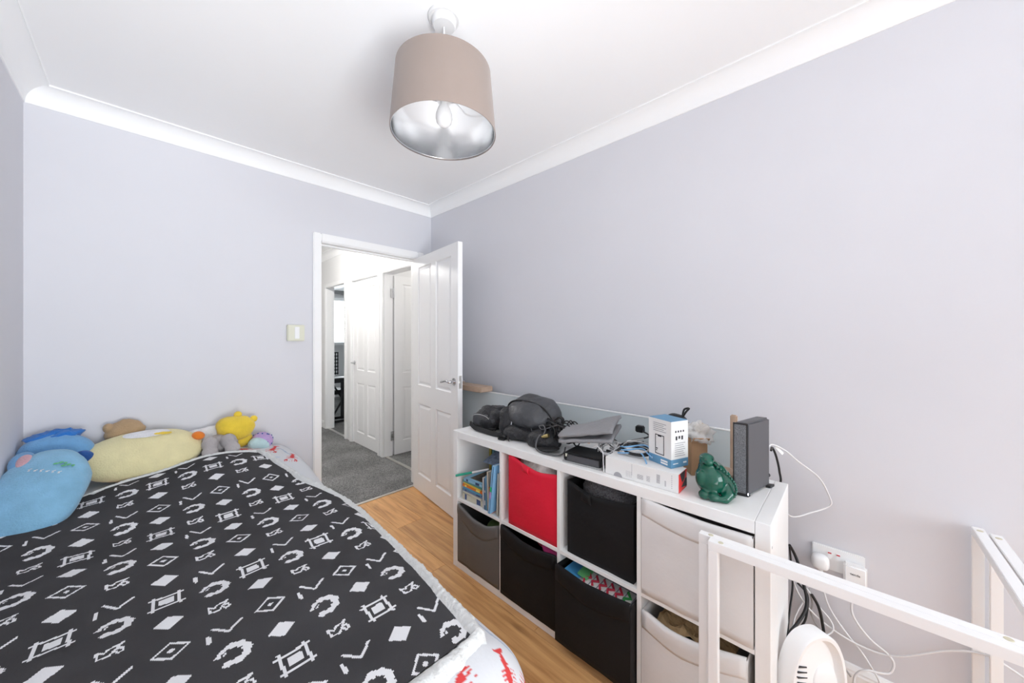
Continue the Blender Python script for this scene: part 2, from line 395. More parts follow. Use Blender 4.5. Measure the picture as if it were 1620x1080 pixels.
def door_leaf(parent, wd, h, t, panels=True):
    """leaf in local frame of parent: hinge edge x=0 .. x=wd, thickness y 0..t, children parented"""
    zs = ((.15, .745), (.90, 1.89)); st, mid = .10, .085
    xs = ((st, (wd-mid)/2), ((wd+mid)/2, wd-st))
    mb = MB()
    mb.box(0, st, 0, t, .008, h).box(wd-st, wd, 0, t, .008, h).box(xs[0][1], xs[1][0], 0, t, .008, h)
    for z0, z1 in ((.008, zs[0][0]), (zs[0][1], zs[1][0]), (zs[1][1], h)):
        mb.box(st, xs[0][1], 0, t, z0, z1).box(xs[1][0], wd-st, 0, t, z0, z1)
    leaf = obj('door_leaf', mb, 'gloss', parent, local=True)
    for (x0, x1) in xs:
        for (z0, z1) in zs:
            p = MB()
            for (y_, s_) in ((0, 1), (t, -1)):
                prof = ((0, .002), (.006, .009), (.014, .010), (.034, .004), (.038, .004))   # inset, depth below face
                rings = []
                for (i_, dd) in prof:
                    yv = y_+s_*dd
                    rings.append([(x0+i_, yv, z0+i_), (x1-i_, yv, z0+i_), (x1-i_, yv, z1-i_), (x0+i_, yv, z1-i_)])
                vs = [q for r_ in rings for q in r_]; fs = []
                for r_ in range(len(rings)-1):
                    for k in range(4): fs.append((r_*4+k, r_*4+(k+1) % 4, r_*4+4+(k+1) % 4, r_*4+4+k))
                fs.append(tuple((len(rings)-1)*4+k for k in range(4)))
                p.add(vs, fs)
            o = obj('door_panel', p, 'gloss', leaf, local=True)
    return leaf
def lever(parent, x, y, z, dirx, sy, R=None):
    mb = MB(); seg = 24
    # rose
    for (r0, d0, d1) in ((.0255, 0, .006), (.012, .006, .03)):
        vs = []
        for dd in (d0, d1):
            for k in range(seg):
                a_ = 2*PI*k/seg; vs.append((x+r0*math.cos(a_), y+sy*dd, z+r0*math.sin(a_)))
        mb.add(vs, [tuple(range(seg)), tuple(range(seg, 2*seg))]+[(k, (k+1) % seg, (k+1) % seg+seg, k+seg) for k in range(seg)])
    pts = smooth_path([(x, y+sy*.030, z), (x+dirx*.004, y+sy*.044, z), (x+dirx*.02, y+sy*.048, z+.004), (x+dirx*.05, y+sy*.048, z+.004), (x+dirx*.085, y+sy*.047, z-.004), (x+dirx*.115, y+sy*.044, z-.006), (x+dirx*.125, y+sy*.040, z-.014)], 5)
    mb.tube(pts, .0085, 10, rad=[1.1-.35*i/len(pts) for i in range(len(pts))])
    return obj('door_handle', mb, 'chrome', parent, local=True, smooth=40)
# open bedroom door: hinged on the right jamb, swung into the room against the storage unit
d1 = thing('door_1', 'white four-panel bedroom door standing open with chrome lever handle', 'door', (1.616, YB-.012, 0), kind='structure')
d1.rotation_euler = (0, 0, math.radians(-90-7.2))
door_leaf(d1, .762, 1.975, .036)
# local x runs along the leaf away from the hinge, local y towards the right wall
lever(d1, .712, 0, .985, -1, -1); lever(d1, .712, .036, .985, -1, 1)
obj('latch_plate', MB().box(.7615, .763, .007, .029, .94, 1.03), 'alu', d1, local=True)
obj('latch_bolt', MB().box(.7625, .772, .012, .024, .978, .992), 'alu', d1, local=True)
for z in (.22, 1.0, 1.75):
    obj('hinge', MB().tube([(-.004, .040, z-.045), (-.004, .040, z+.045)], .005, 10), 'chrome', d1, local=True)

# landing
LX0 = .05
struct('landing_floor', MB().box(LX0, 4.4, YB+.02, 8.1, -.04, .004), 'carpet', 'grey carpet of the landing beyond the doorway', 'carpet')
struct('landing_ceiling', MB().box(LX0, XC+.3, YB+.1, 6.6, ZC, ZC+.05), 'landing', 'white ceiling of the landing', 'ceiling')
# landing wall with three openings, y ranges
OPN = ((2.92, 3.625), (3.735, 4.455), (4.66, 5.34))
OH = 1.996
lw = MB(); prev = YB+T
for (y0, y1) in OPN:
    lw.box(XC, XC+.1, prev, y0, 0, ZC).box(XC, XC+.1, y0, y1, OH, ZC); prev = y1
lw.box(XC, XC+.1, prev, 6.5, 0, ZC)
struct('landing_wall', lw, 'landing', 'white landing wall with three doorways in a row', 'wall')
struct('landing_wall', MB().box(LX0-.1, LX0, YB+.06, 6.6, 0, ZC).box(LX0, XC, 6.5, 6.6, 0, ZC), 'landing', 'white end walls enclosing the landing', 'wall')
cvm = MB(); pts = coving_profile(); n = len(pts); vs = []
for t in (YB+T, 6.5):
    for (o_, dz) in pts: vs.append((XC-o_, t, ZC+dz))
cvm.add(vs, [(i, (i+1) % n, (i+1) % n+n, i+n) for i in range(n)])
struct('trim_7', cvm, 'ceil', 'white coving along the landing wall', 'coving', smooth=40)
skirt('baseboard_landing', 1, XC, -1, OPN[2][1]+.07, 6.5, 'white skirting of the landing wall past the furthest doorway')
for i, (y0, y1) in enumerate(OPN):
    nm = ('nearest landing doorway with the door standing open', 'closed landing door', 'furthest landing doorway leading to the bright room')[i]
    t_ = thing('trim_%d' % (8+i), 'white frame of the '+nm, 'door frame', (XC, y0, 0), kind='structure')
    aw = .05
    obj('architrave', MB().box(XC-.018, XC, y0-aw, y0+.006, 0, OH+aw), 'gloss', t_, bevel=.006)
    obj('architrave', MB().box(XC-.018, XC, y1-.006, y1+aw, 0, OH+aw), 'gloss', t_, bevel=.006)
    obj('architrave', MB().box(XC-.018, XC, y0+.006, y1-.006, OH-.008, OH+aw), 'gloss', t_, bevel=.006)
    obj('jamb', MB().box(XC, XC+.1, y0, y0+.012, 0, OH), 'gloss', t_); obj('jamb', MB().box(XC, XC+.1, y1-.012, y1, 0, OH), 'gloss', t_)
    obj('jamb', MB().box(XC, XC+.1, y0, y1, OH-.012, OH), 'gloss', t_)
    if i != 1: struct('trim_%d' % (11+i), MB().box(XC+.01, XC+.045, y0+.012, y1-.012, .004, .009), 'alu', 'metal carpet strip across the '+nm.split(' with')[0].split(' leading')[0], 'threshold')
d2 = thing('door_2', 'white closed four-panel door on the landing with chrome handle', 'door', (XC+.012, 4.442, 0), kind='structure'); d2.rotation_euler = (0, 0, -PI/2)
door_leaf(d2, .694, 1.978, .036); lever(d2, .04, 0, .985, 1, -1)
d3 = thing('door_3', 'white four-panel door swung open into the nearest landing room', 'door', (XC+.115, 3.607, 0), kind='structure'); d3.rotation_euler = (0, 0, math.radians(-2))
door_leaf(d3, .68, 1.978, .036)
for z in (.22, 1.78):
    hb = MB().tube([(-.012, -.006, z-.05), (-.012, -.006, z+.05)], .006, 10).box(-.04, -.012, -.004, -.001, z-.05, z+.05)
    obj('hinge', hb, 'chrome', d3, local=True, smooth=40)
point('side_room_fill', (2.6, 3.2, 2.1), 6, .1)  # added fill that brightens the dim side room, no lamp modelled
# room behind nearest landing doorway
struct('side_room_wall', MB().box(XC+.1, 3.3, 3.78, 3.84, 0, ZC).box(3.3, 3.36, YB, 3.84, 0, ZC).box(XC+.1, 3.36, YB-.0, YB+.05, 0, ZC).box(XC+.1, 3.36, YB, 3.84, 2.35, 2.40), 'landing', 'plain white walls of the room behind the nearest landing doorway', 'wall')
# far room
struct('far_room_wall', MB().box(XC+.1, WINC[0], YC2, YC2+.12, 0, 2.32).box(WINC[1], 4.4, YC2, YC2+.12, 0, 2.32).box(WINC[0], WINC[1], YC2, YC2+.12, 0, WINC[2]).box(WINC[0], WINC[1], YC2, YC2+.12, WINC[3], 2.32)
       .box(4.3, 4.4, 4.5, YC2, 0, 2.32).box(XC+.1, 4.4, 4.5, 4.56, 0, 2.32).box(XC, XC+.1, 6.5, YC2, 0, 2.32), 'landing', 'white walls of the bright room beyond the landing', 'wall')
struct('far_room_ceiling', MB().box(XC+.1, 4.4, 4.5, YC2+.1, 2.30, 2.36), 'landing', 'white ceiling of the bright room beyond the landing', 'ceiling')
struct('trim_14', MB().box(XC+.1, 4.3, YC2-.05, YC2, 2.23, 2.30), 'cable_g', 'grey band for the coving and rail shade above the far window', 'rail')  # shade under the coving and curtain rail put in as a grey strip
w2 = thing('window_2', 'bright far window with a white slatted blind', 'window', ((WINC[0]+WINC[1])/2, YC2, WINC[2]), kind='structure')
a, b, c, d = WINC; fr = MB()
for (p, q, r_, s_) in ((a, a+.05, c, d), (b-.05, b, c, d), (a, b, c, c+.05), (a, b, d-.05, d)): fr.box(p, q, YC2+.05, YC2+.1, r_, s_)
obj('window_frame', fr, 'gloss', w2); obj('window_sill', MB().box(a-.05, b+.05, YC2-.08, YC2+.05, c-.04, c), 'gloss', w2)
z = c+.03; slat = None
while z < d-.02:
    mb = MB().obox(((a+b)/2, YC2+.02, z), ((b-a)/2-.06, 0, 0), (0, .02, .008), (0, -.0004, .001))
    obj('blind_slat', mb, 'plastic', w2); z += .05
# added ceiling lamp (above the door head, not in view) to brighten the landing
ll = thing('added_ceiling_lamp', 'unseen round white flush lamp added to brighten the landing', 'lamp', (1.0, 4.0, ZC))
obj('lamp_base', MB().lathe([(.14, 0), (.14, -.03), (.12, -.03)], 32, (1.0, 4.0, ZC)), 'plastic', ll, smooth=40)
lm = mat('lit_opal_diffuser', (.9, .9, .9), .4, emit=((1, .98, .95), 3.0))
obj('lamp_diffuser', MB().lathe([(.125, -.03), (.12, -.06), (.09, -.085), (.04, -.098), (0, -.1)], 32, (1.0, 4.0, ZC)), lm, ll, smooth=60)
point('landing_fill_light', (1.0, 4.0, ZC-.16), 42, .1)  # unseen fill below the added lamp, does most of the brightening
# electronic keyboard on stand in far room
kb = thing('keyboard_piano', 'black electronic keyboard on a folding stand in the far room', 'keyboard', (2.3, 5.75, 0))
obj('keyboard_body', MB().box(1.95, 2.85, 5.62, 5.90, .60, .67), 'black', kb, bevel=.01)
obj('keys', MB().box(1.99, 2.80, 5.63, 5.76, .67, .682), 'plastic', kb)
mr = MB()
for k in range(7): mr.obox((2.02, 5.93, .72+.055*k), (.14, 0, 0), (0, .004, 0), (0, 0, .009))
for k in range(8): mr.obox((1.89+.037*k, 5.93, .88), (.007, 0, 0), (0, .004, 0), (0, 0, .18))
obj('music_rest', mr, 'black', kb)
for k, (x0, x1) in enumerate(((1.98, 2.32), (2.32, 1.98))):
    obj('stand_leg', MB().tube([(x0, 5.70+.04*k, .60), (x1, 5.70+.04*k, .03)], .014, 8), 'black', kb)
obj('stand_leg', MB().box(2.085, 2.125, 5.60, 5.64, .05, .62), 'black', kb)
obj('stand_foot', MB().box(1.93, 2.4, 5.60, 5.64, .005, .04), 'black', kb)
obj('stand_foot', MB().box(1.93, 2.4, 5.86, 5.90, .005, .04), 'black', kb)
pl = thing('piano_stool', 'dark padded stool tucked under the keyboard', 'stool', (2.2, 5.5, 0))
obj('seat', MB().box(1.96, 2.5, 5.78, 6.08, .40, .47), 'black', pl, bevel=.015)
for (x_, y_) in ((2.0, 5.82), (2.46, 5.82), (2.0, 6.04), (2.46, 6.04)): obj('leg', MB().box(x_-.012, x_+.012, y_-.012, y_+.012, .004, .40), 'black', pl)

# light switch on back wall
ls = thing('light_switch', 'cream surface-mounted light switch on the wall left of the doorway', 'switch', (.715, YB, 1.33))
obj('back_box', MB().box(.664, .768, YB-.026, YB, 1.276, 1.386), 'cream', ls, bevel=.004)
obj('switch_plate', MB().box(.667, .765, YB-.033, YB-.026, 1.280, 1.382), 'cream', ls, bevel=.003)
obj('rocker', MB().box(.705, .733, YB-.039, YB-.032, 1.292, 1.372), 'plastic', ls, bevel=.002)

# ================================================================== PENDANT LAMP
LXc, LYc = .755, 1.065
pd = thing('pendant_lamp', 'taupe drum pendant lampshade with silver lining hanging from the ceiling', 'lamp', (LXc, LYc, ZC))
RB, RT, ZB, ZT = .188, .169, 2.041, 2.265
c0 = (LXc, LYc, 0)
obj('ceiling_rose', MB().lathe([(.057, ZC), (.057, ZC-.008), (.052, ZC-.012), (.050, ZC-.010), (.0435, ZC-.010), (.0425, ZC-.030), (.038, ZC-.036), (.006, ZC-.037), (0, ZC-.037)], 48, c0), mat('rose_plastic', (.74, .74, .74), .4), pd, smooth=35)
obj('flex', MB().tube([(LXc, LYc, ZC-.03), (LXc, LYc, 2.215)], .0032, 10), 'cable_w', pd, smooth=60)
def shade_wall(r0, r1, z0, z1, inner):
    mb = MB(); n = 64
    mb.lathe([(r0, z0), (r1, z1)], n, c0, cap=False); return mb
obj('lamp_shade', MB().lathe([(RB-.0025, ZB), (RB, ZB-.0008), (RB+.0005, ZB+.003), (RT, ZT), (RT-.0025, ZT)], 80, c0, cap=False), 'shade', pd, smooth=50)
li = obj('shade_lining', MB().lathe([(RB-.0025, ZB+.0005), (RT-.0025, ZT-.0005)], 80, c0, cap=False), 'lining', pd, smooth=60)
rg = MB(); ring = [(LXc+(RB-.004)*math.cos(a), LYc+(RB-.004)*math.sin(a), ZB+.004) for a in [2*PI*k/64 for k in range(64)]]
rg.tube(ring, .0016, 6, closed=True); obj('bottom_ring', rg, 'lining', pd, smooth=60)
sp = MB()
for k in range(3):
    a = 2*PI*k/3+.5
    sp.tube([(LXc+.02*math.cos(a), LYc+.02*math.sin(a), 2.205), (LXc+(RT)*math.cos(a), LYc+(RT)*math.sin(a), 2.235)], .0025, 6)
sp.tube([(LXc+.021*math.cos(2*PI*k/24), LYc+.021*math.sin(2*PI*k/24), 2.205) for k in range(24)], .003, 6, closed=True)
obj('shade_carrier', sp, 'plastic', pd, smooth=60)
obj('bulb_holder', MB().lathe([(.012, 2.235), (.017, 2.225), (.0175, 2.17), (.0235, 2.168), (.0235, 2.158), (.0, 2.158)], 28, c0), 'plastic', pd, smooth=35)
obj('bulb', MB().lathe([(.012, 2.162), (.014, 2.15), (.022, 2.135), (.029, 2.115), (.030, 2.10), (.027, 2.085), (.018, 2.074), (.006, 2.069), (0, 2.0685)], 32, c0), 'bulb', pd, smooth=60)

# ================================================================== BED
BXE, BYE, BR = .545, .655, .135         # where the flat top ends (right side, foot), bend radius
def nz(x, y, z=0.0): return noise.noise(Vector((x, y, z)))
def S(t): t = max(0, min(1, t)); return t*t*(3-2*t)
def top_h(x, y):
    z = .560
    z += .062*S((y-1.80)/.62)*math.exp(-((x-.30)/.36)**2)+.030*S((y-1.8)/.6)
    z -= .02*S((y-2.60)/.14)
    z += .010*nz(x*3.1, y*2.3, 1.7)+.006*nz(x*7, y*4.5, 5.1)+.004*nz(x*2+y*9, y*3, 8.2)
    return z
def bed_pt(x, y, lift=0.0, hang=True):
    """x,y are cloth coordinates: past the bed edge the cloth bends down over the side"""
    ex, ey = max(0, x-BXE), max(0, BYE-y); e = math.hypot(ex, ey)
    bx, by = min(x, BXE), max(y, BYE); h = top_h(bx, by)
    if e <= 0: return Vector((bx, by, h+lift))
    dx, dy = ex/e, -ey/e; th = min(e/BR, 1.42); rest = max(0, e-1.42*BR)
    r_ = BR+lift
    out = r_*math.sin(th)+rest*math.cos(1.42); dn = r_*(1-math.cos(th))+rest*math.sin(1.42)
    return Vector((bx+dx*out, by+dy*out, h+lift-dn))
bed = thing('bed', 'single bed pushed into the corner under patterned bedding', 'bed', (.08, 1.65, 0))
obj('bed_base', MB().box(XL+.02, .56, .74, 2.715, .08, .27), 'bedwood', bed, bevel=.01)
obj('mattress', MB().box(XL+.02, .565, .73, 2.72, .27, .50), 'mattress', bed, bevel=.04, seg=3)
for (x_, y_) in ((XL+.06, .79), (.52, .79), (XL+.06, 2.67), (.52, 2.67)): obj('leg', MB().box(x_-.025, x_+.025, y_-.025, y_+.025, 0, .08), 'bedwood', bed)

# ---- bed cover, white with red lobster and pale blue marks
def lob(mx, my):     # lobster outline in unit box, pointing +my ; returns True inside
    ax = abs(mx)
    if my < -.30 and my > -.62 and ax < .10-.05*(-.3-my)/.3+.025*(math.sin(my*55) > 0): return True     # tail
    if -.80 < my <= -.62 and ax < .17 and ax < .06+(-.62-my)*.9: return True                               # fan
    if -.32 < my < .22 and ax < .105*math.sqrt(max(0, 1-((my+.05)/.30)**2))+.01: return True                # carapace
    for k in range(4):                                                                                      # legs
        y0 = -.22+.10*k
        if .08 < ax < .30 and abs(my-(y0+(ax-.08)*.35)) < .014: return True
    if .15 < my < .42 and abs(ax-(.08+(my-.15)*.55)) < .030: return True                                    # arms
    if ((ax-.24)/.085)**2+((my-.56)/.20)**2 < 1 and not (my > .56 and abs(ax-.235) < .022): return True     # claws
    if .2 < my < .78 and abs(ax-(.03+(my-.2)*.06)) < .008: return True
    return False
LOBS = []
rl = random.Random(11)
for (x_, y_, an, s_, cl) in ((.590, .557, 188, .080, 1), (.490, .552, 120, .066, 1), (.40, 2.56, 120, .11, 1), (.53, 2.49, 205, .11, 1), (.585, 2.30, 200, .10, 1), (.43, .58, 80, .12, 1), (-.12, 2.46, 60, .12, 1), (.02, 2.52, 160, .12, 1),
                             (.70, 1.00, 180, .12, 1), (.68, 1.4, 200, .12, 1), (.69, 1.85, 170, .12, 1), (.27, 2.57, 20, .11, 1), (.15, .50, 120, .12, 1), (.78, .86, 170, .13, 1), (.66, .52, 230, .13, 1), (.84, 1.2, 190, .13, 1), (.85, 1.65, 160, .13, 1), (.15, .40, 100, .12, 1)):
    LOBS.append((x_, y_, math.cos(math.radians(an)), math.sin(math.radians(an)), s_))
def cover_col(x, y):
    for (cx, cy_, ca, sa, s_) in LOBS:
        dx, dy = (x-cx)/s_, (y-cy_)/s_
        if dx*dx+dy*dy > 1: continue
        if lob(dx*ca-dy*sa, dx*sa+dy*ca): return (.62, .05, .05, 1)
    t = (x*1.2+y*.45+.02*math.sin(y*22))
    if abs((t*4.2) % 1-.5) < .022: return (.40, .47, .58, 1)
    if nz(x*17+3, y*17, 2.2) > .52: return (.56, .61, .69, 1)
    return (.66, .675, .70, 1)
mc = mat('printed_cotton', (.8, .8, .83), .85, bump=(70, .25, .004)); nt = mc.node_tree
vc = nt.nodes.new('ShaderNodeVertexColor'); vc.layer_name = 'print'; nt.links.new(vc.outputs['Color'], nt.nodes['Principled BSDF'].inputs['Base Color'])
def cover_fn():
    x0, x1, y1, y0 = XL+.015, BXE+.42, 2.735, BYE-.42
    nx, ny = 380, 620; mb = MB(); cols = []
    for j in range(ny+1):
        for i in range(nx+1):
            x = x0+(x1-x0)*i/nx; y = y1+(y0-y1)*j/ny
            p = bed_pt(x, y)
            e = math.hypot(max(0, x-BXE), max(0, BYE-y))
            if e > .12:
                wv = .012*math.sin(y*13+x*4)*S((e-.12)/.2); p.x += wv*.7; p.y += wv*.3*(1 if BYE-y > 0 else 0)
            p.x = max(p.x, XL+.012)
            p.z = max(p.z, .02); mb.v.append(tuple(p)); cols.append(cover_col(x, y))
    mb.f = [(j*(nx+1)+i, (j+1)*(nx+1)+i, (j+1)*(nx+1)+i+1, j*(nx+1)+i+1) for j in range(ny) for i in range(nx)]; mb.mi = [0]*len(mb.f)
    me = bpy.data.meshes.new('bed_cover'); me.from_pydata(mb.v, [], mb.f); me.materials.append(mc)
    me.polygons.foreach_set('use_smooth', [True]*len(me.polygons))
    at = me.attributes.new('print', 'FLOAT_COLOR', 'POINT'); at.data.foreach_set('color', [c for q in cols for c in q])
    me.update(); o = bpy.data.objects.new('bed_cover', me); COL.objects.link(o)
    return tag(o, 'white cotton bed cover printed with red lobsters under the dark blanket', 'bed cover')
cover_fn()

# ---- dark blanket with white knitted motifs
A0, AP, B0, BP = .238, .195, .336, .195
def seg_d(px, py, ax, ay, bx, by):
    vx, vy = bx-ax, by-ay; t = max(0, min(1, ((px-ax)*vx+(py-ay)*vy)/(vx*vx+vy*vy))); return math.hypot(px-ax-t*vx, py-ay-t*vy)
def motifA(k, mx, my):
    d1 = abs(mx)+abs(my)*1.06
    if k in (1, 3): return d1 < .030
    if k == 2: return (.0275 < d1 < .0365) or d1 < .0075
    ax, ay = abs(mx), abs(my); m_ = max(ax, ay)          # ladder frame with tips
    if .0225 < m_ < .0295: return True
    if (.0225 < ax < .0295 and ay < .037) or (.0225 < ay < .0295 and ax < .037): return True
    return m_ < .0145
def motifB(k, mx, my):
    if k == 0:                                            # open wreath
        r = math.hypot(mx, my); a = math.degrees(math.atan2(my, mx)) % 360
        if 168 < a < 226: return False
        wd_ = .0050 if 110 < a < 175 else .0085
        if abs(r-.0275) < wd_*(1+.22*math.sin(a*.16)): return True
        if 125 < a < 165 and abs(r-.0165) < .0022: return True
        return False
    if k == 1:                                            # small jug shape
        P = ((-.022, .014), (-.020, -.012), (-.002, -.014), (.006, -.002), (.012, -.016), (.021, -.012), (.018, .000), (.008, .002), (.020, .018), (.012, .014), (-.004, .012), (-.010, .003), (-.022, .014))
        return min(seg_d(mx, my, *P[i], *P[i+1]) for i in range(len(P)-1)) < .0027
    if seg_d(mx, my, -.022, .020, .004, -.018) < .0034 or seg_d(mx, my, .004, -.018, .034, .014) < .0034: return True
    return seg_d(mx, my, -.034, -.004, -.034, -.030) < .0040
def printed(x, y):
    ka = round((x-A0)/AP); mx = x-A0-ka*AP
    if abs(mx) < .046:
        kk = round((1.83-y)/.115); my = y-(1.83-kk*.115)
        return motifA(kk % 4, mx, my)
    kb_ = round((x-B0)/BP); mx = x-B0-kb_*BP
    kk = round((1.964-y)/.1045); my = y-(1.964-kk*.1045)
    return motifB(kk % 3, mx, my)
def edge_x(y):     # right edge of the dark cloth (cloth coordinates)
    tb = ((.5, .545), (.67, .552), (.80, .566), (1.2, .612), (1.54, .640), (1.70, .622), (1.82, .590), (2.07, .522), (2.23, .480), (2.60, .400))
    for (ya, xa), (yb_, xb) in zip(tb, tb[1:]):
        if y <= yb_: return xa+(xb-xa)*S((y-ya)/(yb_-ya))*.35+(xb-xa)*max(0, (y-ya)/(yb_-ya))*.65
    return .4
def head_y(x):     # far edge
    return 2.440+.015*math.sin(x*6)-.05*S((x-.30)/.14)-.06*S((-.02-x)/.25)
def foot_y(x): return .668+.02*(.55-x)
BLX0 = XL+.02
def blanket_xy(s, t):
    y0 = foot_y(0); 
    yy = 2.43+(y0-2.43)*t; x = BLX0+(edge_x(yy)-BLX0)*s
    y = head_y(x)+(foot_y(x)-head_y(x))*t
    return x, y
LIFT = .016
nx, ny = 288, 520
bl = thing('blanket', 'charcoal fleece blanket with white geometric motifs spread over the bed', 'blanket', (.1, 1.55, .56))
mb = MB()
for j in range(ny+1):
    for i in range(nx+1):
        x, y = blanket_xy(i/nx, j/ny); p = bed_pt(x, y, LIFT)
        p.z += .004*S((nz(x*2.2+y*5, y*1.2, 3.3)-.15)/.4)
        mb.v.append(tuple(p))
for j in range(ny):
    for i in range(nx):
        mb.f.append((j*(nx+1)+i, (j+1)*(nx+1)+i, (j+1)*(nx+1)+i+1, j*(nx+1)+i+1))
        x, y = blanket_xy((i+.5)/nx, (j+.5)/ny); mb.mi.append(1 if printed(x, y) else 0)
M['blk'] = mat('charcoal_fleece', (.056, .055, .058), .95, spec=.15, var=(5, .14), bump=(240, .35, .002)); M['blw'] = mat('white_knit', (.76, .765, .78), .9, spec=.2, bump=(240, .3, .002))
me = bpy.data.meshes.new('printed_face'); L_ = bl.location
me.from_pydata([(p[0]-L_.x, p[1]-L_.y, p[2]-L_.z) for p in mb.v], [], mb.f); me.materials.append(M['blk']); me.materials.append(M['blw'])
me.polygons.foreach_set('material_index', mb.mi); me.polygons.foreach_set('use_smooth', [True]*len(me.polygons)); me.update()
o = bpy.data.objects.new('printed_face', me); COL.objects.link(o); o.parent = bl
# fluffy white border around the dark cloth
M['sherpa'] = mat('white_sherpa', (.68, .69, .68), 1.0, spec=.1, var=(60, .06), bump=(120, .8, .006))
path = []
for k in range(161): s = k/160; path.append((blanket_xy(s, 0), (0, 1)))
for k in range(1, 401): path.append((blanket_xy(1, k/400), (1, 0)))
for k in range(1, 161): path.append((blanket_xy(1-k/160, 1), (0, -1)))
vs = []; fs = []; NC = 9
def corner_w(y): return .044+.012*S((.86-y)/.2)
for i, ((x, y), dr) in enumerate(path):
    # smooth the outward direction at the two corners
    dd = Vector((0, 0))
    for q in range(-26, 27):
        d_ = path[max(0, min(len(path)-1, i+q))][1]; dd += Vector(d_)
    dd.normalize()
    wd_ = corner_w(y) if dr[1] != 1 else .040
    if dr[1] == -1: wd_ = .052+.008*math.sin(x*20)
    wd_ *= 1+.16*nz(x*30, y*30, 4.0)
    puff = .007 if dr[0] == 1 else .0
    for c in range(NC):
        t = c/(NC-1); ox, oy = x+dd.x*(wd_*t-.010), y+dd.y*(wd_*t-.010)
        p = bed_pt(ox, oy, LIFT-.008+(.016+puff)*math.sin(PI*min(1, max(0, t*1.05-.05)))-(.012*t if t > .8 else 0))
        p += Vector((nz(ox*90, oy*90, 1), nz(ox*90, oy*90, 7), nz(ox*90, oy*90, 13)))*.0045*S(t/.35)
        vs.append(p)
for i in range(len(path)-1):
    for c in range(NC-1): fs.append((i*NC+c, i*NC+c+1, (i+1)*NC+c+1, (i+1)*NC+c))
obj('sherpa_border', MB().add(vs, fs), 'sherpa', bl, smooth=180, mods=[('SOLIDIFY', dict(thickness=.010, offset=-1))])

# ================================================================== CUBE STORAGE UNIT
UX, UY1, UL, UD, UH = 1.2262, 1.6406, 1.4818, .395, .77
UY0 = UY1-UL; TO, TI = .039, .016
CW = (UL-2*TO-3*TI)/4; CHh = (UH-2*TO-TI)/2
un = thing('cube_storage_unit', 'long white eight-cube storage unit along the right-hand wall', 'shelving unit', (UX+UD/2, (UY0+UY1)/2, 0))
obj('side_panel', MB().box(UX, UX+UD, UY0, UY0+TO-.0008, 0, UH), 'unit', un, bevel=.0015, seg=1)
obj('side_panel', MB().box(UX, UX+UD, UY1-TO+.0008, UY1, 0, UH), 'unit', un, bevel=.0015, seg=1)
obj('top_panel', MB().box(UX, UX+UD, UY0+TO, UY1-TO, UH-TO, UH), 'unit', un, bevel=.0015, seg=1)
obj('bottom_panel', MB().box(UX, UX+UD, UY0+TO, UY1-TO, 0, TO), 'unit', un, bevel=.0015, seg=1)
ZM = TO+CHh
cells = []
for k in range(4):
    yb_ = UY1-TO-k*(CW+TI); ya = yb_-CW; cells.append((ya, yb_))
    obj('shelf', MB().box(UX+.003, UX+UD-.003, ya, yb_, ZM, ZM+TI), 'unit', un, bevel=.001, seg=1)
    if k < 3: obj('divider', MB().box(UX+.002, UX+UD-.002, ya-TI, ya, TO, UH-TO), 'unit', un, bevel=.001, seg=1)
for (z_, y_) in ((.70, UY0),):
    obj('screw_hole', MB().tube([(UX+.02, y_-.0003, z_), (UX+.02, y_+.001, z_)], .004, 12), 'printgrey', un)
ZLO, ZUP = TO, ZM+TI

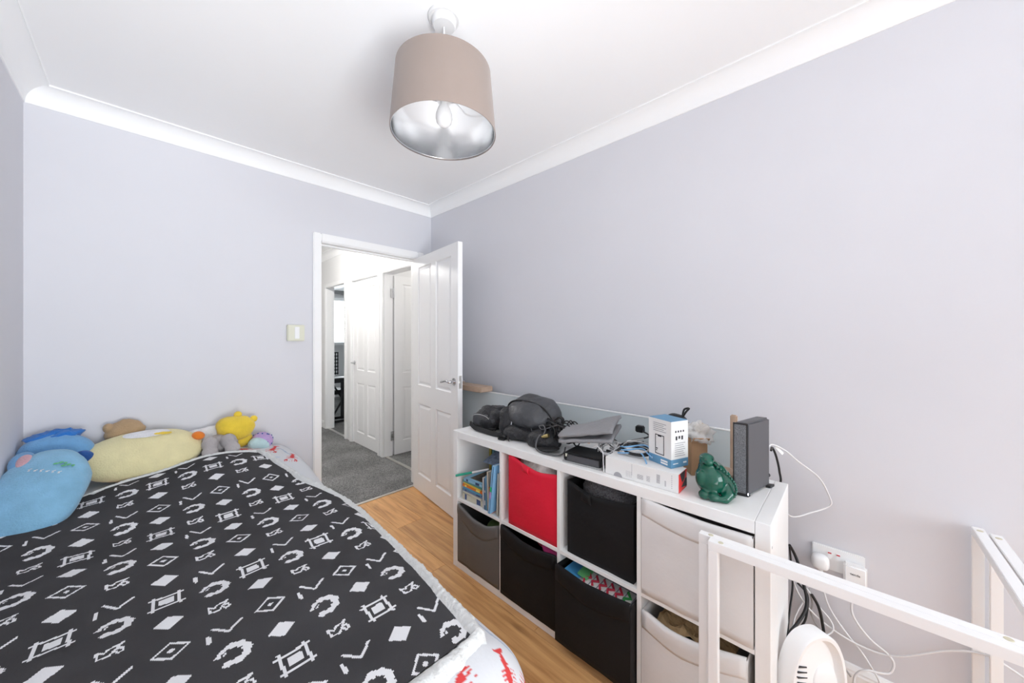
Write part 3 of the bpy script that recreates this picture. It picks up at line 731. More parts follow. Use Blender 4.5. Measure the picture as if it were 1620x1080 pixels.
def bin_box(name, y0, y1, z0, h, m, label, xf=UX+.004, dep=.365, sag=.03, bulge=.006, lean=0.0, hem=.055, tilt=0.0, sagpos=.5, hem_drop=.012, tab=None, hemmat=None, backh=None, group=None, split=False):
    """fabric cube: y0 (near end, right in view) .. y1; front at xf facing -x"""
    t = thing(name, label, 'storage box', (xf+dep/2, (y0+y1)/2, z0), group)
    N_ = 16
    def topz(s): 
        u = s if s <= sagpos else 1
        q = math.sin(PI*(s/sagpos*.5 if s < sagpos else .5+.5*(s-sagpos)/(1-sagpos)))
        return h-sag*q**1.3+tilt*(s-.5)
    def front(s, tt, off=0.0, mn=0.0):
        z = mn+(topz(s)-mn)*tt; y = y1+(y0-y1)*s
        x = xf-bulge*math.sin(PI*s)*math.sin(PI*min(1, tt*1.02))-lean*tt-off-.004*nz(y*14, z*14, 1.1)*math.sin(PI*s)
        x -= sag*.35*math.sin(PI*s)*S((tt-.8)/.2)*(-1 if lean < 0 else 1)
        ins = .010*(1-tt)*0
        return Vector((x, y+(.010*(1-abs(2*s-1))*0), z0+z))
    bh = backh or h
    mb = MB(); mb.grid(lambda s, tt: front(s, tt), N_, 14)
    mb.grid(lambda s, tt: Vector((xf+dep, y0+(y1-y0)*s, z0+bh*tt)), 6, 6)
    def side(yv, fs_):
        def fn(s, tt):
            a_ = front(fs_, tt); hb = bh*tt; x = a_.x+(xf+dep-a_.x)*s; z = a_.z+(z0+hb-a_.z)*s
            z -= .012*math.sin(PI*s)*tt
            return Vector((x, yv, z))
        return fn
    mb.grid(side(y1, 0), 8, 14); mb.grid(side(y0, 1), 8, 14)
    mb.grid(lambda s, tt: Vector((front(1-s, 0).x+(xf+dep-front(1-s, 0).x)*tt, y0+(y1-y0)*s, z0+.002)), N_, 2)
    obj('box_body', mb, m, t, smooth=50, mods=[('SOLIDIFY', dict(thickness=.004, offset=1))])
    if hem:
        hb = MB()
        def hemf(s, tt):
            zt = topz(s); z = zt-hem*(1-tt)-hem_drop*math.sin(PI*s)*(1-tt)
            p = front(s, max(0, min(1, z/zt)), .0035+.003*math.sin(PI*tt)); p.z = z0+z+.0015*tt
            return p
        hb.grid(hemf, N_, 6)
        # roll over the rim
        hb.grid(lambda s, tt: front(s, 1, .0035-.012*tt)+Vector((0, 0, .0015+.003*math.sin(PI*tt))), N_, 3)
        obj('hem_band', hb, hemmat or m, t, smooth=60, mods=[('SOLIDIFY', dict(thickness=.003, offset=0))])
    if tab:
        s_, w_, hh = tab; tb = MB()
        tb.grid(lambda a_, b_: front(s_+w_*(a_-.5), 1-(.004+hh*(1-b_))/h, .007+.004*math.sin(PI*b_)), 3, 5)
        obj('pull_tab', tb, m, t, smooth=60, mods=[('SOLIDIFY', dict(thickness=.003, offset=0))])
    return t
c1, c2, c3, c4 = cells
bin_box('storage_box', c1[0]+.004, c1[1]-.006, ZLO, .315, 'greycloth', 'grey fabric storage box in the bottom cube below the books', sag=.034, bulge=.012, hem=.055, sagpos=.66, tilt=-.006, hem_drop=.022, xf=UX+.002)
bin_box('storage_box', c2[0]+.003, c2[1]-.045, ZUP, .328, 'redcloth', 'bright red fabric storage box stuffed with pale bedding', sag=.022, bulge=.012, hem=0, sagpos=.60, tilt=-.030, tab=(.40, .14, .03), xf=UX+.012)
bin_box('storage_box', c2[0]+.004, c2[1]-.003, ZLO, .325, 'blackcloth', 'black fabric storage box under the red box', sag=.020, bulge=.006, hem=.058, tilt=-.016, xf=UX-.004)
bin_box('storage_box', c3[0]+.022, c3[1]-.030, ZUP, .300, 'blackcloth', 'black fabric storage box holding a folded grey knit, upper row', sag=.022, bulge=.010, hem=.0, sagpos=.45, tab=(.32, .18, .042), xf=UX+.022, tilt=-.012)
bin_box('storage_box', c3[0]+.008, c3[1]-.006, ZLO, .312, 'blackcloth', 'black fabric storage box pulled forward with papers inside, lower row', sag=.012, bulge=.008, hem=.058, xf=UX-.035, hem_drop=.018)
bin_box('storage_box', c4[0]+.006, c4[1]-.005, ZUP, .328, 'whitecloth', 'off-white fabric storage box in the upper cube nearest the table frames', sag=.008, bulge=.004, hem=.055, tilt=-.012, xf=UX+.003)
bin_box('storage_box', c4[0]+.020, c4[1]-.005, ZLO, .300, 'whitecloth', 'off-white fabric storage box in the lower cube behind the table frame leg', sag=.024, bulge=.006, hem=.055, xf=UX+.003, tilt=.022, sagpos=.4)

# contents of the boxes
def lump(name, c, r, m, label, cat, p=2.4, amp=.012, sc_=14, seed=0., R=None, nu=36, nv=22, group=None, parent=None, squash=None):
    def fn(q):
        d = q.normalized() if q.length > 1e-6 else q
        n_ = noise.fractal(q*sc_+Vector((seed, seed*.7, -seed)), .8, 2.0, 3)
        q = q+d*amp*n_
        if squash is not None and q.z < squash: q.z = squash+(q.z-squash)*.1
        return q
    o = obj(name, MB().ellipsoid(c, r, R, nu, nv, p=p, fn=fn), m, parent, smooth=180)
    return tag(o, label, cat, group) if label else o
M['bedding'] = mat('pale_patterned_cotton', (.82, .77, .70), .9, var=(24, .38), bump=(40, .5, .006))
lump('bedding', (UX+.17, (c2[0]+c2[1])/2-.02, ZUP+.262), (.158, .140, .070), 'bedding', 'pale patterned bedding bulging out of the red box', 'bedding', p=3, amp=.016, seed=2)
lump('knit_blanket', (UX+.20, (c3[0]+c3[1])/2, ZUP+.245), (.14, .125, .065), 'tweed', 'dark grey knitted blanket folded in the upper black box', 'blanket', p=3, amp=.014, seed=5)
lump('knit_blanket', (UX+.14, (c3[0]+c3[1])/2-.045, ZUP+.262), (.085, .08, .022), 'tweed', 'loose grey fold of knit lying at the rim of the upper black box', 'blanket', p=2.5, amp=.012, seed=9)
M['green_toy'] = mat('olive_cloth', (.05, .085, .02), .8, bump=(60, .6, .006))
lump('olive_cloth', (UX+.09, c1[0]+.10, ZLO+.25), (.05, .06, .03), 'green_toy', 'olive green cloth inside the grey box', 'cloth', amp=.014, seed=3)
PK = [mat('pink_print', (.62, .05, .22), .6), mat('crimson_print', (.45, .02, .05), .6), mat('orange_print', (.75, .28, .05), .6)]
for k in range(3):
    lump('toy_pack', (UX+.075+.035*k, c2[0]+.065+.05*k, ZLO+.292-.004*k), (.05, .055, .020), PK[k], ('crimson and pink toy pack in the black box under the red one', 'dark crimson toy pack deep in the black box under the red one', 'orange toy pack furthest inside the black box under the red one')[k], 'toy pack', p=3, amp=.012, seed=k*3.3)
# papers and game boxes in the lower black box
SB = thing('board_game', 'grey sorting tray with red and green game pieces in the lower black box', 'game', (UX+.1, c3[0]+.12, ZLO+.27))
obj('game_tray', MB().box(UX-.028, UX+.25, c3[0]+.02, c3[0]+.25, ZLO+.262, ZLO+.278), mat('grey_tray', (.30, .30, .34), .5), SB, bevel=.004)
rg_ = random.Random(3)
for k in range(6):
    yy = c3[0]+.045+.034*k; g_ = MB()
    g_.tube([(UX-.012+rg_.uniform(0, .02), yy, ZLO+.282), (UX+.02, yy+.012, ZLO+.284), (UX+.035, yy-.008, ZLO+.282), (UX+.06, yy+.014, ZLO+.283)], .005, 6)
    obj('game_piece', g_, PK[1] if k not in (0,) else mat('green_piece', (.03, .30, .06), .4), SB)
    obj('game_card', MB().box(UX-.02, UX+.075, yy-.014, yy+.014, ZLO+.278, ZLO+.2795), 'boxwhite', SB)
tag(obj('booklet', MB().obox((UX+.12, c3[1]-.06, ZLO+.28), (.12, 0, 0), (0, .035, .006), (0, -.0006, .004)), mat('blue_cover', (.06, .26, .50), .4)), 'blue booklet at the left inside the lower black box', 'booklet')
tag(obj('booklet', MB().obox((UX+.12, c3[1]-.095, ZLO+.287), (.11, .01, 0), (0, .022, .004), (0, -.0006, .003)), mat('green_cover', (.12, .42, .16), .4)), 'green and white booklet leaning on the blue one in the lower black box', 'booklet')
tag(obj('paper_wrapping', MB().grid(lambda s, t: Vector((UX+.02+.25*t, c4[0]+.06+.24*s, ZLO+.270+.02*nz(s*7, t*7, 2)-.03*abs(s-.5))), 14, 14), 'kraft', mods=[('SOLIDIFY', dict(thickness=.002))]), 'crumpled brown paper inside the lower off-white box', 'paper')

# ================================================================== BOOKS in the first cube
CB = {}
def cm(c):
    if c not in CB: CB[c] = mat('book_cover_%d' % len(CB), c, .4)
    return CB[c]
PAGE = mat('book_pages', (.80, .77, .68), .8)
def book(size, c, R, colr, label, spine_dir, strip=None, group=None):
    """size = (thickness along local x, height along local z, depth along local y). Cover wraps pages; spine at -y"""
    th, h, dp = size
    t = thing('book', label, 'book', c, group); t.rotation_euler = R.to_euler()
    ct = min(.0025, th*.2)
    b_ = MB().box(-th/2, -th/2+ct, -dp/2, dp/2, 0, h).box(th/2-ct, th/2, -dp/2, dp/2, 0, h).box(-th/2, th/2, -dp/2, -dp/2+ct, 0, h)
    obj('cover', b_, cm(colr), t, local=True)
    obj('pages', MB().box(-th/2+ct, th/2-ct, -dp/2+ct, dp/2-.003, .003, h-.003), PAGE, t, local=True)
    if strip:
        for (z0, z1) in ((.15, .30), (.55, .62)): obj('spine_print', MB().box(-th/2+ct*.5, th/2-ct*.5, -dp/2-.0005, -dp/2, h*z0, h*z1), cm(strip), t, local=True)
    return t
yR, yL = c1[0], c1[1]      # right (near) and left ends of the cube
SPN = rot('Z', -90)        # spine (-y) turned to face -x (the room)
# flat stack at the left
flat = [((.60, .58, .46), 'cream paperback at the bottom of the flat stack'), ((.72, .72, .62), 'pale thin paperback second from the bottom of the flat stack'), ((.16, .26, .44), 'blue-grey paperback third in the flat stack'), ((.10, .38, .60), 'mid-blue paperback fourth in the flat stack'),
        ((.80, .22, .04), 'orange paperback in the flat stack'), ((.85, .62, .08), 'yellow paperback in the flat stack'), ((.12, .35, .30), 'dark teal paperback near the top of the flat stack'), ((.30, .58, .78), 'light blue book on top of the flat stack')]
z = ZUP; rb = random.Random(2)
for k, (cc, lb) in enumerate(flat):
    th = (.034, .012, .012, .012, .014, .010, .010, .016)[k]
    R_ = rot('Z', -90+rb.uniform(-4, 4)) @ rot('Y', 90)
    t = thing('book', lb, 'book', (UX+.11, yL-.105, z+th/2), 'paperbacks in the flat stack'); t.rotation_euler = (0, 0, math.radians(rb.uniform(-3, 3)))
    w_, d_ = .165-.003*k*(k % 2), .18; ct = .0018
    b_ = MB().box(-d_/2, d_/2, -w_/2, w_/2, -th/2, -th/2+ct).box(-d_/2, d_/2, -w_/2, w_/2, th/2-ct, th/2).box(-d_/2, -d_/2+ct, -w_/2, w_/2, -th/2, th/2)
    obj('cover', b_, cm(cc), t, local=True); obj('pages', MB().box(-d_/2+ct, d_/2-.003, -w_/2+.003, w_/2-.003, -th/2+ct, th/2-ct), PAGE, t, local=True)
    if k in (0, 2, 4, 7):
        for (ya_, yb_) in ((-w_/2+.02, -w_/2+.05), (w_/2-.035, w_/2-.02)): obj('spine_print', MB().box(-d_/2-.0004, -d_/2, ya_, yb_, -th/2+.002, th/2-.002), cm((.05, .09, .22) if k != 4 else (.9, .8, .2)), t, local=True)
    if k == 7: obj('cover_picture', MB().box(-d_/2+.02, d_/2-.01, -w_/2+.02, w_/2-.03, th/2, th/2+.0004), mat('cover_picture', (.09, .07, .05), .5, var=(30, .8)), t, local=True)
    z += th
# upright books to the right of the stack
y = yL-.195
for (th, h, cc, tilt, sp, lb) in ((.014, .165, (.72, .74, .75), 0, None, 'thin white book standing next to the flat stack'), (.010, .165, (.12, .27, .47), 0, (.7, .75, .8), 'blue book beside the thin white one'), (.013, .18, (.20, .40, .58), -1, None, 'lighter blue book beside the dark blue one'),
                              (.016, .205, (.66, .60, .50), -2, None, 'tall cream book beside the blue books'), (.018, .13, (.72, .14, .03), -3, (.85, .75, .55), 'short orange book in the upright row')):
    y -= th*.5+.001
    book((th, h, .17), (UX+.10, y, ZUP), rot('X', tilt) @ SPN, cc, lb, 0, sp); y -= th*.5
book((.012, .235, .15), (UX+.11, yR+.078, ZUP), rot('X', 5) @ SPN, (.05, .05, .07), 'black-backed thin book leaning in the upright row', 0, (.5, .1, .35))
bk = book((.014, .25, .14), (UX+.06, yR+.066, ZUP+.01), rot('X', 7) @ SPN, (.24, .50, .78), 'tall sky-blue booklet with green and lilac bands leaning forward', 0)
obj('spine_print', MB().box(-.0066, .0066, -.0706, -.070, .115, .14), cm((.02, .50, .20)), bk, local=True); obj('spine_print', MB().box(-.0066, .0066, -.0706, -.070, .08, .115), cm((.50, .35, .70)), bk, local=True)
book((.014, .215, .17), (UX+.10, yR+.030, ZUP), rot('X', 2) @ SPN, (.74, .70, .60), 'tall cream book near the right end of the upright row', 0)
book((.010, .17, .16), (UX+.10, yR+.0125, ZUP), SPN, (.80, .76, .74), 'white book with red print at the right end of the row', 0, (.75, .04, .05))
# back row
for k, (cc, h, lb) in enumerate((((.62, .50, .10), .31, 'tall mustard book in the back row'), ((.22, .42, .48), .30, 'teal grey book in the back row'), ((.35, .55, .66), .295, 'pale blue book in the back row'), ((.78, .78, .78), .28, 'white book in the back row'), ((.50, .03, .08), .29, 'crimson book in the back row'), ((.06, .05, .07), .285, 'black book in the back row'))):
    book((.022, h, .13), (UX+.30, yR+.318-.026*k, ZUP), SPN, cc, lb, 0, (.85, .85, .85) if k > 2 else None)
tg = MB().obox((UX+.12, yL-.14, z+.05), (0, .055, -.002), (.02, 0, .004), (0, .0006, .012))
tag(obj('picture_card', MB().obox((UX+.20, yR+.19, ZUP+.215), (.07, 0, .025), (0, .075, 0), (-.0008, 0, .002)), mat('grey_blue_card', (.25, .32, .45), .5, var=(60, .4))), 'grey-blue picture card lying across the tops of the books', 'card')
pc = thing('marker_pen', 'green and white pen lying diagonally on the flat stack', 'pen', (UX+.06, yL-.09, z+.01))
pa, pb = Vector((UX-.012, yL-.002, z+.010)), Vector((UX+.10, yL-.155, z+.055))
obj('pen_barrel', MB().tube([pa.lerp(pb, .5), pb], .006, 10), 'plastic', pc, smooth=50)
obj('pen_cap', MB().tube([pa, pa.lerp(pb, .5)], .0068, 10), mat('green_pen', (.02, .33, .22), .35), pc, smooth=50)

# ================================================================== THINGS ON TOP OF THE UNIT
ZT_ = UH
# glass panel leaning between unit and wall
gp = thing('glass_panel', 'pale blue-grey glass panel standing behind the storage unit', 'glass panel', (1.715, 1.2, 0))
GZ = .905
obj('pane', MB().box(1.712, 1.720, .355, 2.30, .01, GZ), 'glass', gp)
obj('edge_strip', MB().box(1.709, 1.723, .355, 2.30, GZ, GZ+.006), 'plastic', gp, bevel=.002)
wb = tag(obj('wooden_board', MB().obox((1.685, 2.02, .930), (.060, 0, 0), (0, .16, 0), (0, 0, .0185)), 'wood', bevel=.005, seg=2), 'pale wooden board end resting on the glass panel behind the door', 'board')
tag(obj('wooden_baton', MB().box(1.632, 1.652, .322, .346, .0, .99), 'wood', bevel=.004), 'pale upright wooden baton behind the router', 'baton')
# router
RA = math.atan2(.155, -.045)
rt_ = thing('router', 'tall charcoal router with speckled fabric front on the unit', 'router', (1.46, .235, ZT_))
fA, fB = Vector((1.383, .284, 0)), Vector((1.388, .242, 0))
back = Vector((1.0, -.235, 0)).normalized()*.165
def quad_prism(mb, P, z0, z1): return mb.add([(p.x, p.y, z0) for p in P]+[(p.x, p.y, z1) for p in P], [(3,2,1,0),(4,5,6,7),(0,1,5,4),(1,2,6,5),(2,3,7,6),(3,0,4,7)])
P4 = [fB, fB+back, fA+back, fA]
obj('casing', quad_prism(MB(), P4, ZT_+.004, ZT_+.246), 'darkgrey', rt_, bevel=.006, seg=3, smooth=40)
fn_ = Vector((-1, .0, 0)); e_ = (fB-fA).normalized(); o_ = e_.cross(Vector((0, 0, 1))).normalized()
if o_.x > 0: o_ = -o_
Pf = [fA+e_*.003+o_*.004, fB-e_*.005+o_*.004, fB-e_*.005-o_*.004, fA+e_*.003-o_*.004]
obj('fabric_front', quad_prism(MB(), Pf, ZT_+.012, ZT_+.240), 'mesh', rt_, bevel=.0015)
Pg = [fA+o_*.002, fB+o_*.002, fB-o_*.002, fA-o_*.002]
obj('front_frame', quad_prism(MB(), Pg, ZT_+.005, ZT_+.245), 'black', rt_)
obj('foot', quad_prism(MB(), [fB+back*1.03-e_*.004, fB+back*1.06+e_*.01, fB+back*.86+e_*.01, fB+back*.86-e_*.004], ZT_, ZT_+.008), 'black', rt_)
obj('foot', quad_prism(MB(), [fA+back*.1, fB+back*.1, fB-o_*.004, fA-o_*.004], ZT_, ZT_+.006), 'black', rt_)
obj('status_light', MB().ellipsoid(fB+Vector((-.003, -.001, ZT_+.012)), (.0025, .0015, .004), nu=10, nv=6), 'led', rt_)
bkc = (fA+fB)/2+back
obj('power_socket', MB().tube([bkc+Vector((0, -.01, ZT_+.035)), bkc+Vector((.016, -.014, ZT_+.035))], .008, 10), 'black', rt_)
# long white and red carton
def obb(p0, p1, depth, z0, h):      # front edge p0->p1 on plan, extends +x-ish by depth
    d = (Vector(p1)-Vector(p0)); n_ = Vector((-d.y, d.x)).normalized()
    if n_.x < 0: n_ = -n_
    q = [Vector(p0), Vector(p1), Vector(p1)+n_*depth, Vector(p0)+n_*depth]
    return [Vector((v.x, v.y, 0)) for v in q], Vector((n_.x, n_.y, 0)), Vector((d.x, d.y, 0)).normalized()
bxP, bn, bd_ = obb((1.252, .690), (1.256, .418), .085, ZT_, .066)
wbx = thing('electronics_carton', 'long white cardboard carton with red and black end, below the tall box', 'carton', (1.295, .55, ZT_))
obj('carton_body', quad_prism(MB(), bxP, ZT_+.0005, ZT_+.066), 'boxwhite', wbx, bevel=.0008, seg=1)
def face_pt(P0, d, n_, along, z): return P0+d*along-n_*.0004+Vector((0, 0, z))
pr = MB(); F0 = bxP[0]
def front_rect(mb, F0, d, n_, a0, a1, z0, z1, off=.0005):
    p = [F0+d*a0, F0+d*a1]; q = -n_*off
    return mb.add([p[0]+q+Vector((0,0,z0)), p[1]+q+Vector((0,0,z0)), p[1]+q+Vector((0,0,z1)), p[0]+q+Vector((0,0,z1))], [(0,1,2,3)])
def f1(a0, a1, z0, z1): front_rect(pr, F0, bd_, bn, a0, a1, ZT_+z0, ZT_+z1)
for k in range(5):
    for q in range(4): f1(.085+.006*q, .088+.006*q, .012+.0045*k, .0135+.0045*k)
f1(.107, .108, .02, .062)
for k in range(6): f1(.128, .150, .014+.003*k, .0152+.003*k)
for k in range(7): f1(.162, .176-.001*(k % 3), .014+.003*k, .0150+.003*k)
for k in range(9): f1(.198, .210, .018+.0035*k, .0200+.0035*k)
for k in range(5): f1(.226, .231, .014+.004*k, .0165+.004*k)
for k in range(7): f1(.249, .2515, .012+.007*k, .015+.007*k)
tag(obj('printed_text', pr, 'printgrey', wbx), kind='stuff')
th_ = MB(); cc = [(math.cos(a)*.017, math.sin(a)*.017) for a in [PI*k/14 for k in range(15)]]
th_.add([F0+bd_*(.052+p)-bn*.0006+Vector((0, 0, ZT_+.0008+q)) for p, q in cc], [tuple(range(15))]); obj('thumb_hole', th_, 'printgrey', wbx)
E1 = bxP[1]; en = bd_      # end face towards -y
er = MB(); g = en*.0006
def endp(a, z): return E1+bn*a+g+Vector((0, 0, ZT_+z))
er.add([endp(0, .001), endp(.085, .001), endp(.085, .065), endp(0, .065)], [(0, 1, 2, 3)]); obj('end_panel', er, 'boxred', wbx)
eb = MB(); g = en*.0010
eb.add([endp(.012, .064), endp(.068, .064), endp(.060, .036), endp(.034, .030)], [(0, 1, 2, 3)]); eb.add([endp(.026, .016), endp(.085, .004), endp(.085, .034), endp(.070, .036)], [(0, 1, 2, 3)]); tag(obj('end_picture', eb, 'printblack', wbx), kind='stuff')
# tall white and blue carton on it
tb0 = Vector((1.293, .455)); tb1 = Vector((1.331, .551)); tb2 = Vector((1.390, .417))
v1 = (tb1-tb0); v2 = Vector((v1.y, -v1.x)); v2 = v2 if v2.x > 0 else -v2; v2 = v2.normalized()*.085
q4 = [Vector((p.x, p.y, 0)) for p in (tb0, tb0+v2, tb0+v2+v1, tb1)]
zt0 = ZT_+.0665; hT = .165
tbx = thing('tall_carton', 'tall white carton with blue base and lid standing on the white and red carton', 'carton', (1.35, .47, zt0))
obj('carton_body', quad_prism(MB(), q4, zt0+.030, zt0+hT), 'boxwhite', tbx)
obj('carton_base', quad_prism(MB(), q4, zt0, zt0+.030), 'boxblue', tbx)
obj('carton_lid', quad_prism(MB(), [p+(Vector((q4[0]+q4[2]))*.5-p)*.01 for p in q4], zt0+hT, zt0+hT+.001), 'boxblue', tbx)
# print: left face (tb1->tb0), right face (tb0->tb0+v2)
dL = Vector((tb0.x-tb1.x, tb0.y-tb1.y, 0)); LL = dL.length; dL.normalize(); nL = Vector((v2.x, v2.y, 0)).normalized(); FL = q4[3]
dR = Vector((v2.x, v2.y, 0)).normalized(); nR = Vector((v1.x, v1.y, 0)).normalized(); FR = q4[0]
ph = MB()
def lr(mb, a0, a1, z0, z1): front_rect(mb, FL, dL, nL, a0*LL, a1*LL, zt0+z0, zt0+z1)
def rr(mb, a0, a1, z0, z1): front_rect(mb, FR, dR, nR, a0*.085, a1*.085, zt0+z0, zt0+z1)
lr(ph, .30, .33, .036, .108); lr(ph, .67, .70, .036, .108); lr(ph, .30, .70, .036, .039); lr(ph, .30, .70, .105, .108); lr(ph, .42, .58, .101, .105)
for k in range(3): rr(ph, .25+.17*k, .35+.17*k, .098+.004*(k % 2), .112)
for k in range(4): rr(ph, .22+.15*k, .30+.15*k, .125, .132)
lr(ph, .34, .42, .054, .058); lr(ph, .34, .40, .048, .051)
tag(obj('printed_picture', ph, 'printblack', tbx), kind='stuff')
pt = MB()
for k in range(5): lr(pt, .22, .78-.1*(k % 2), .120+.007*k, .1225+.007*k)
for k in range(7): rr(pt, .20, .82-.05*(k % 3), .040+.0075*k, .0425+.0075*k)
tag(obj('printed_text', pt, 'printgrey', tbx), kind='stuff')
pw_ = MB()
lr(pw_, .10, .18, .011, .018)
for k in range(2): lr(pw_, .55, .85, .006+.009*k, .012+.009*k)
rr(pw_, .10, .40, .013, .016); rr(pw_, .70, .90, .012, .018); tag(obj('base_print', pw_, 'tagw', tbx), kind='stuff')
# brown box with plastic wrap and black case behind
bx = thing('brown_box', 'small brown cardboard box behind the white cartons', 'box', (1.50, .43, ZT_))
q = [Vector((1.458, .438, 0)), Vector((1.496, .392, 0)), Vector((1.555, .440, 0)), Vector((1.517, .486, 0))]
obj('box_body', quad_prism(MB(), q, ZT_+.0005, ZT_+.125), 'card', bx)
e1 = (q[1]-q[0]); obj('box_flap', MB().add([q[0]+Vector((0, 0, ZT_+.125)), q[1]+Vector((0, 0, ZT_+.125)), q[1]+Vector((-.02, -.015, ZT_+.150)), q[0]+Vector((-.02, -.015, ZT_+.150))], [(0, 1, 2, 3)]), 'card', bx, mods=[('SOLIDIFY', dict(thickness=.002))])
lump('plastic_wrap', (1.498, .428, ZT_+.160), (.045, .040, .036), 'bag', 'crumpled clear plastic bag on the brown box', 'plastic bag', p=2, amp=.032, sc_=32, seed=6, nu=30, nv=20)
lump('paper_ball', (1.522, .420, ZT_+.170), (.022, .022, .020), 'kraft', 'crumpled pale paper stuffed into the clear plastic bag', 'paper', amp=.012, sc_=45, seed=2, nu=20, nv=14)
cs = thing('camera_pouch', 'small black zipped pouch with a cord standing behind the tall carton', 'pouch', (1.535, .505, ZT_))
obj('pouch_body', MB().ellipsoid((1.555, .535, ZT_+.105), (.030, .055, .105), rot('X', 8), 28, 18, p=3.0), 'nylon', cs, smooth=180)
obj('pouch_cord', MB().tube(smooth_path([(1.55, .50, ZT_+.20), (1.545, .485, ZT_+.225), (1.55, .475, ZT_+.24), (1.555, .495, ZT_+.232), (1.55, .50, ZT_+.205)]), .004, 8), 'strap', cs, smooth=60)
# round pale wooden disc by the router
ds = thing('wooden_coaster', 'round pale wooden disc stack beside the router', 'disc', (1.505, .345, ZT_))
obj('disc', MB().lathe([(.05, 0), (.052, .003), (.052, .030), (.049, .033), (0, .033)], 36, (1.505, .345, ZT_)), 'wood', ds, smooth=40)

def blob(name, mb, m, parent=None, voxel=.006, it=6):
    return obj(name, mb, m, parent, smooth=180, mods=[('REMESH', dict(mode='VOXEL', voxel_size=voxel, use_smooth_shade=True)), ('SMOOTH', dict(factor=.5, iterations=it))])
# ---- green ceramic dinosaur money box
dn = thing('dinosaur_money_box', 'shiny green ceramic dinosaur money box in front of the router', 'money box', (1.325, .335, ZT_))
D0 = Vector((1.325, .335, ZT_)); view = Vector((-.66, -.75, 0)).normalized()   # towards the room corner the photo was taken from
sidev = Vector((view.y, -view.x, 0))                                            # to the left in the photo
if sidev.dot(rtv) > 0: sidev = -sidev
def dp(r, f, z): return D0+(-sidev)*r+view*f+Vector((0, 0, z))                  # right, forward, up
b_ = MB()
def el(mb, r, f, z, rad, R=None): mb.ellipsoid(dp(r, f, z), rad, R, 20, 12)
el(b_, 0, 0, .055, (.050, .050, .052)); el(b_, -.006, -.004, .088, (.034, .034, .036)); el(b_, .016, -.010, .066, (.040, .042, .044))
el(b_, -.020, .0, .112, (.021, .021, .022)); el(b_, -.021, .006, .128, (.021, .023, .017)); el(b_, -.026, .020, .120, (.015, .017, .012))
b_.tube([dp(.026, .005, .075), dp(.034, .030, .045), dp(.026, .050, .022), dp(.004, .060, .012), dp(-.018, .056, .010)], .020, 12, rad=[1.1, 1.1, .95, .7, .3])
for (r, f) in ((-.040, .022), (-.022, .042), (.044, .012), (.030, -.03)): el(b_, r, f, .014, (.019, .019, .015))
el(b_, -.044, .010, .062, (.014, .016, .028)); el(b_, .050, -.004, .050, (.016, .022, .034))
blob('ceramic_body', b_, 'green', dn, .0038, 4)
rd = MB()
for k in range(13):
    t = k/12; r = -.002+.040*math.sin(t*2.1); z = .106-.082*t**1.15; f = .033+.034*math.sin(t*1.9)
    rd.ellipsoid(dp(r, f, z), (.0045, .0045, .0055), None, 10, 6)
tag(obj('back_ridge', rd, 'green', dn, smooth=180), kind='stuff')
obj('coin_slot', MB().obox(dp(.001, .0255, .106), (-sidev)*.011+Vector((0, 0, -.008)), view*.006, Vector((0, 0, .0022))), 'black', dn)
for s_ in (-1, 1): obj('eye', MB().ellipsoid(dp(-.026+.013*s_, .028, .131), (.0035, .0035, .0035), None, 10, 8), 'greendark', dn, smooth=180)

# ---- backpack
bpk = thing('backpack', 'dark grey nylon backpack lying on its side on the far end of the unit', 'backpack', (1.45, 1.28, ZT_))
def wr(amp, sc_, seed, flat=None):
    def fn(q):
        d = q.normalized() if q.length > 1e-6 else q
        q = q+d*amp*noise.fractal(q*sc_+Vector((seed, 0, seed)), .9, 2, 3)
        if flat is not None and q.z < flat: q.z = flat
        return q
    return fn
# main compartment: a leaning D-shaped dome facing the room
obj('main_body', MB().ellipsoid((1.475, 1.245, ZT_+.088), (.115, .160, .122), rot('Y', -18), 44, 28, p=2.6, fn=wr(.009, 10, 1)), 'nylon2', bpk, smooth=180)
obj('front_panel', MB().ellipsoid((1.420, 1.232, ZT_+.100), (.080, .132, .092), rot('Y', -26), 44, 26, p=2.3, fn=wr(.012, 12, 4)), 'nylon2', bpk, smooth=180)
obj('side_pocket', MB().ellipsoid((1.40, 1.345, ZT_+.075), (.075, .065, .075), rot('Z', 20), 32, 20, p=2.4, fn=wr(.014, 14, 7)), 'nylon', bpk, smooth=180)
obj('lower_pocket', MB().ellipsoid((1.355, 1.235, ZT_+.034), (.055, .10, .034), rot('Z', 10), 32, 18, p=2.5, fn=wr(.012, 16, 2)), 'nylon', bpk, smooth=180)
zp = []
for k in range(-2, 43):
    a = PI*k/40; lx = -.035; f_ = (1-abs(lx/.115)**2.6)**(1/2.6)*1.015
    sg_ = lambda v: math.copysign(abs(v)**(2/2.6), v)
    zp.append(Vector((1.475, 1.245, ZT_+.088))+rot('Y', -18) @ Vector((lx, .160*sg_(math.cos(a))*f_, .122*sg_(math.sin(a))*f_)))
obj('zip', MB().tube(zp, .0045, 8), 'black', bpk, smooth=60)
obj('strap', MB().ribbon(smooth_path([(1.375, 1.335, ZT_+.085), (1.335, 1.32, ZT_+.055), (1.305, 1.305, ZT_+.018), (1.285, 1.295, ZT_+.006)]), (.35, .9, .0), .032, .004), 'strap', bpk)
obj('strap', MB().ribbon(smooth_path([(1.345, 1.29, ZT_+.075), (1.31, 1.275, ZT_+.05), (1.285, 1.258, ZT_+.012), (1.275, 1.24, ZT_+.006)]), (.3, .9, 0), .014, .003), 'strap', bpk)
obj('strap_buckle', MB().obox((1.285, 1.298, ZT_+.008), (.016, .004, 0), (-.005, .019, 0), (0, 0, .0055)), 'black', bpk, bevel=.002)
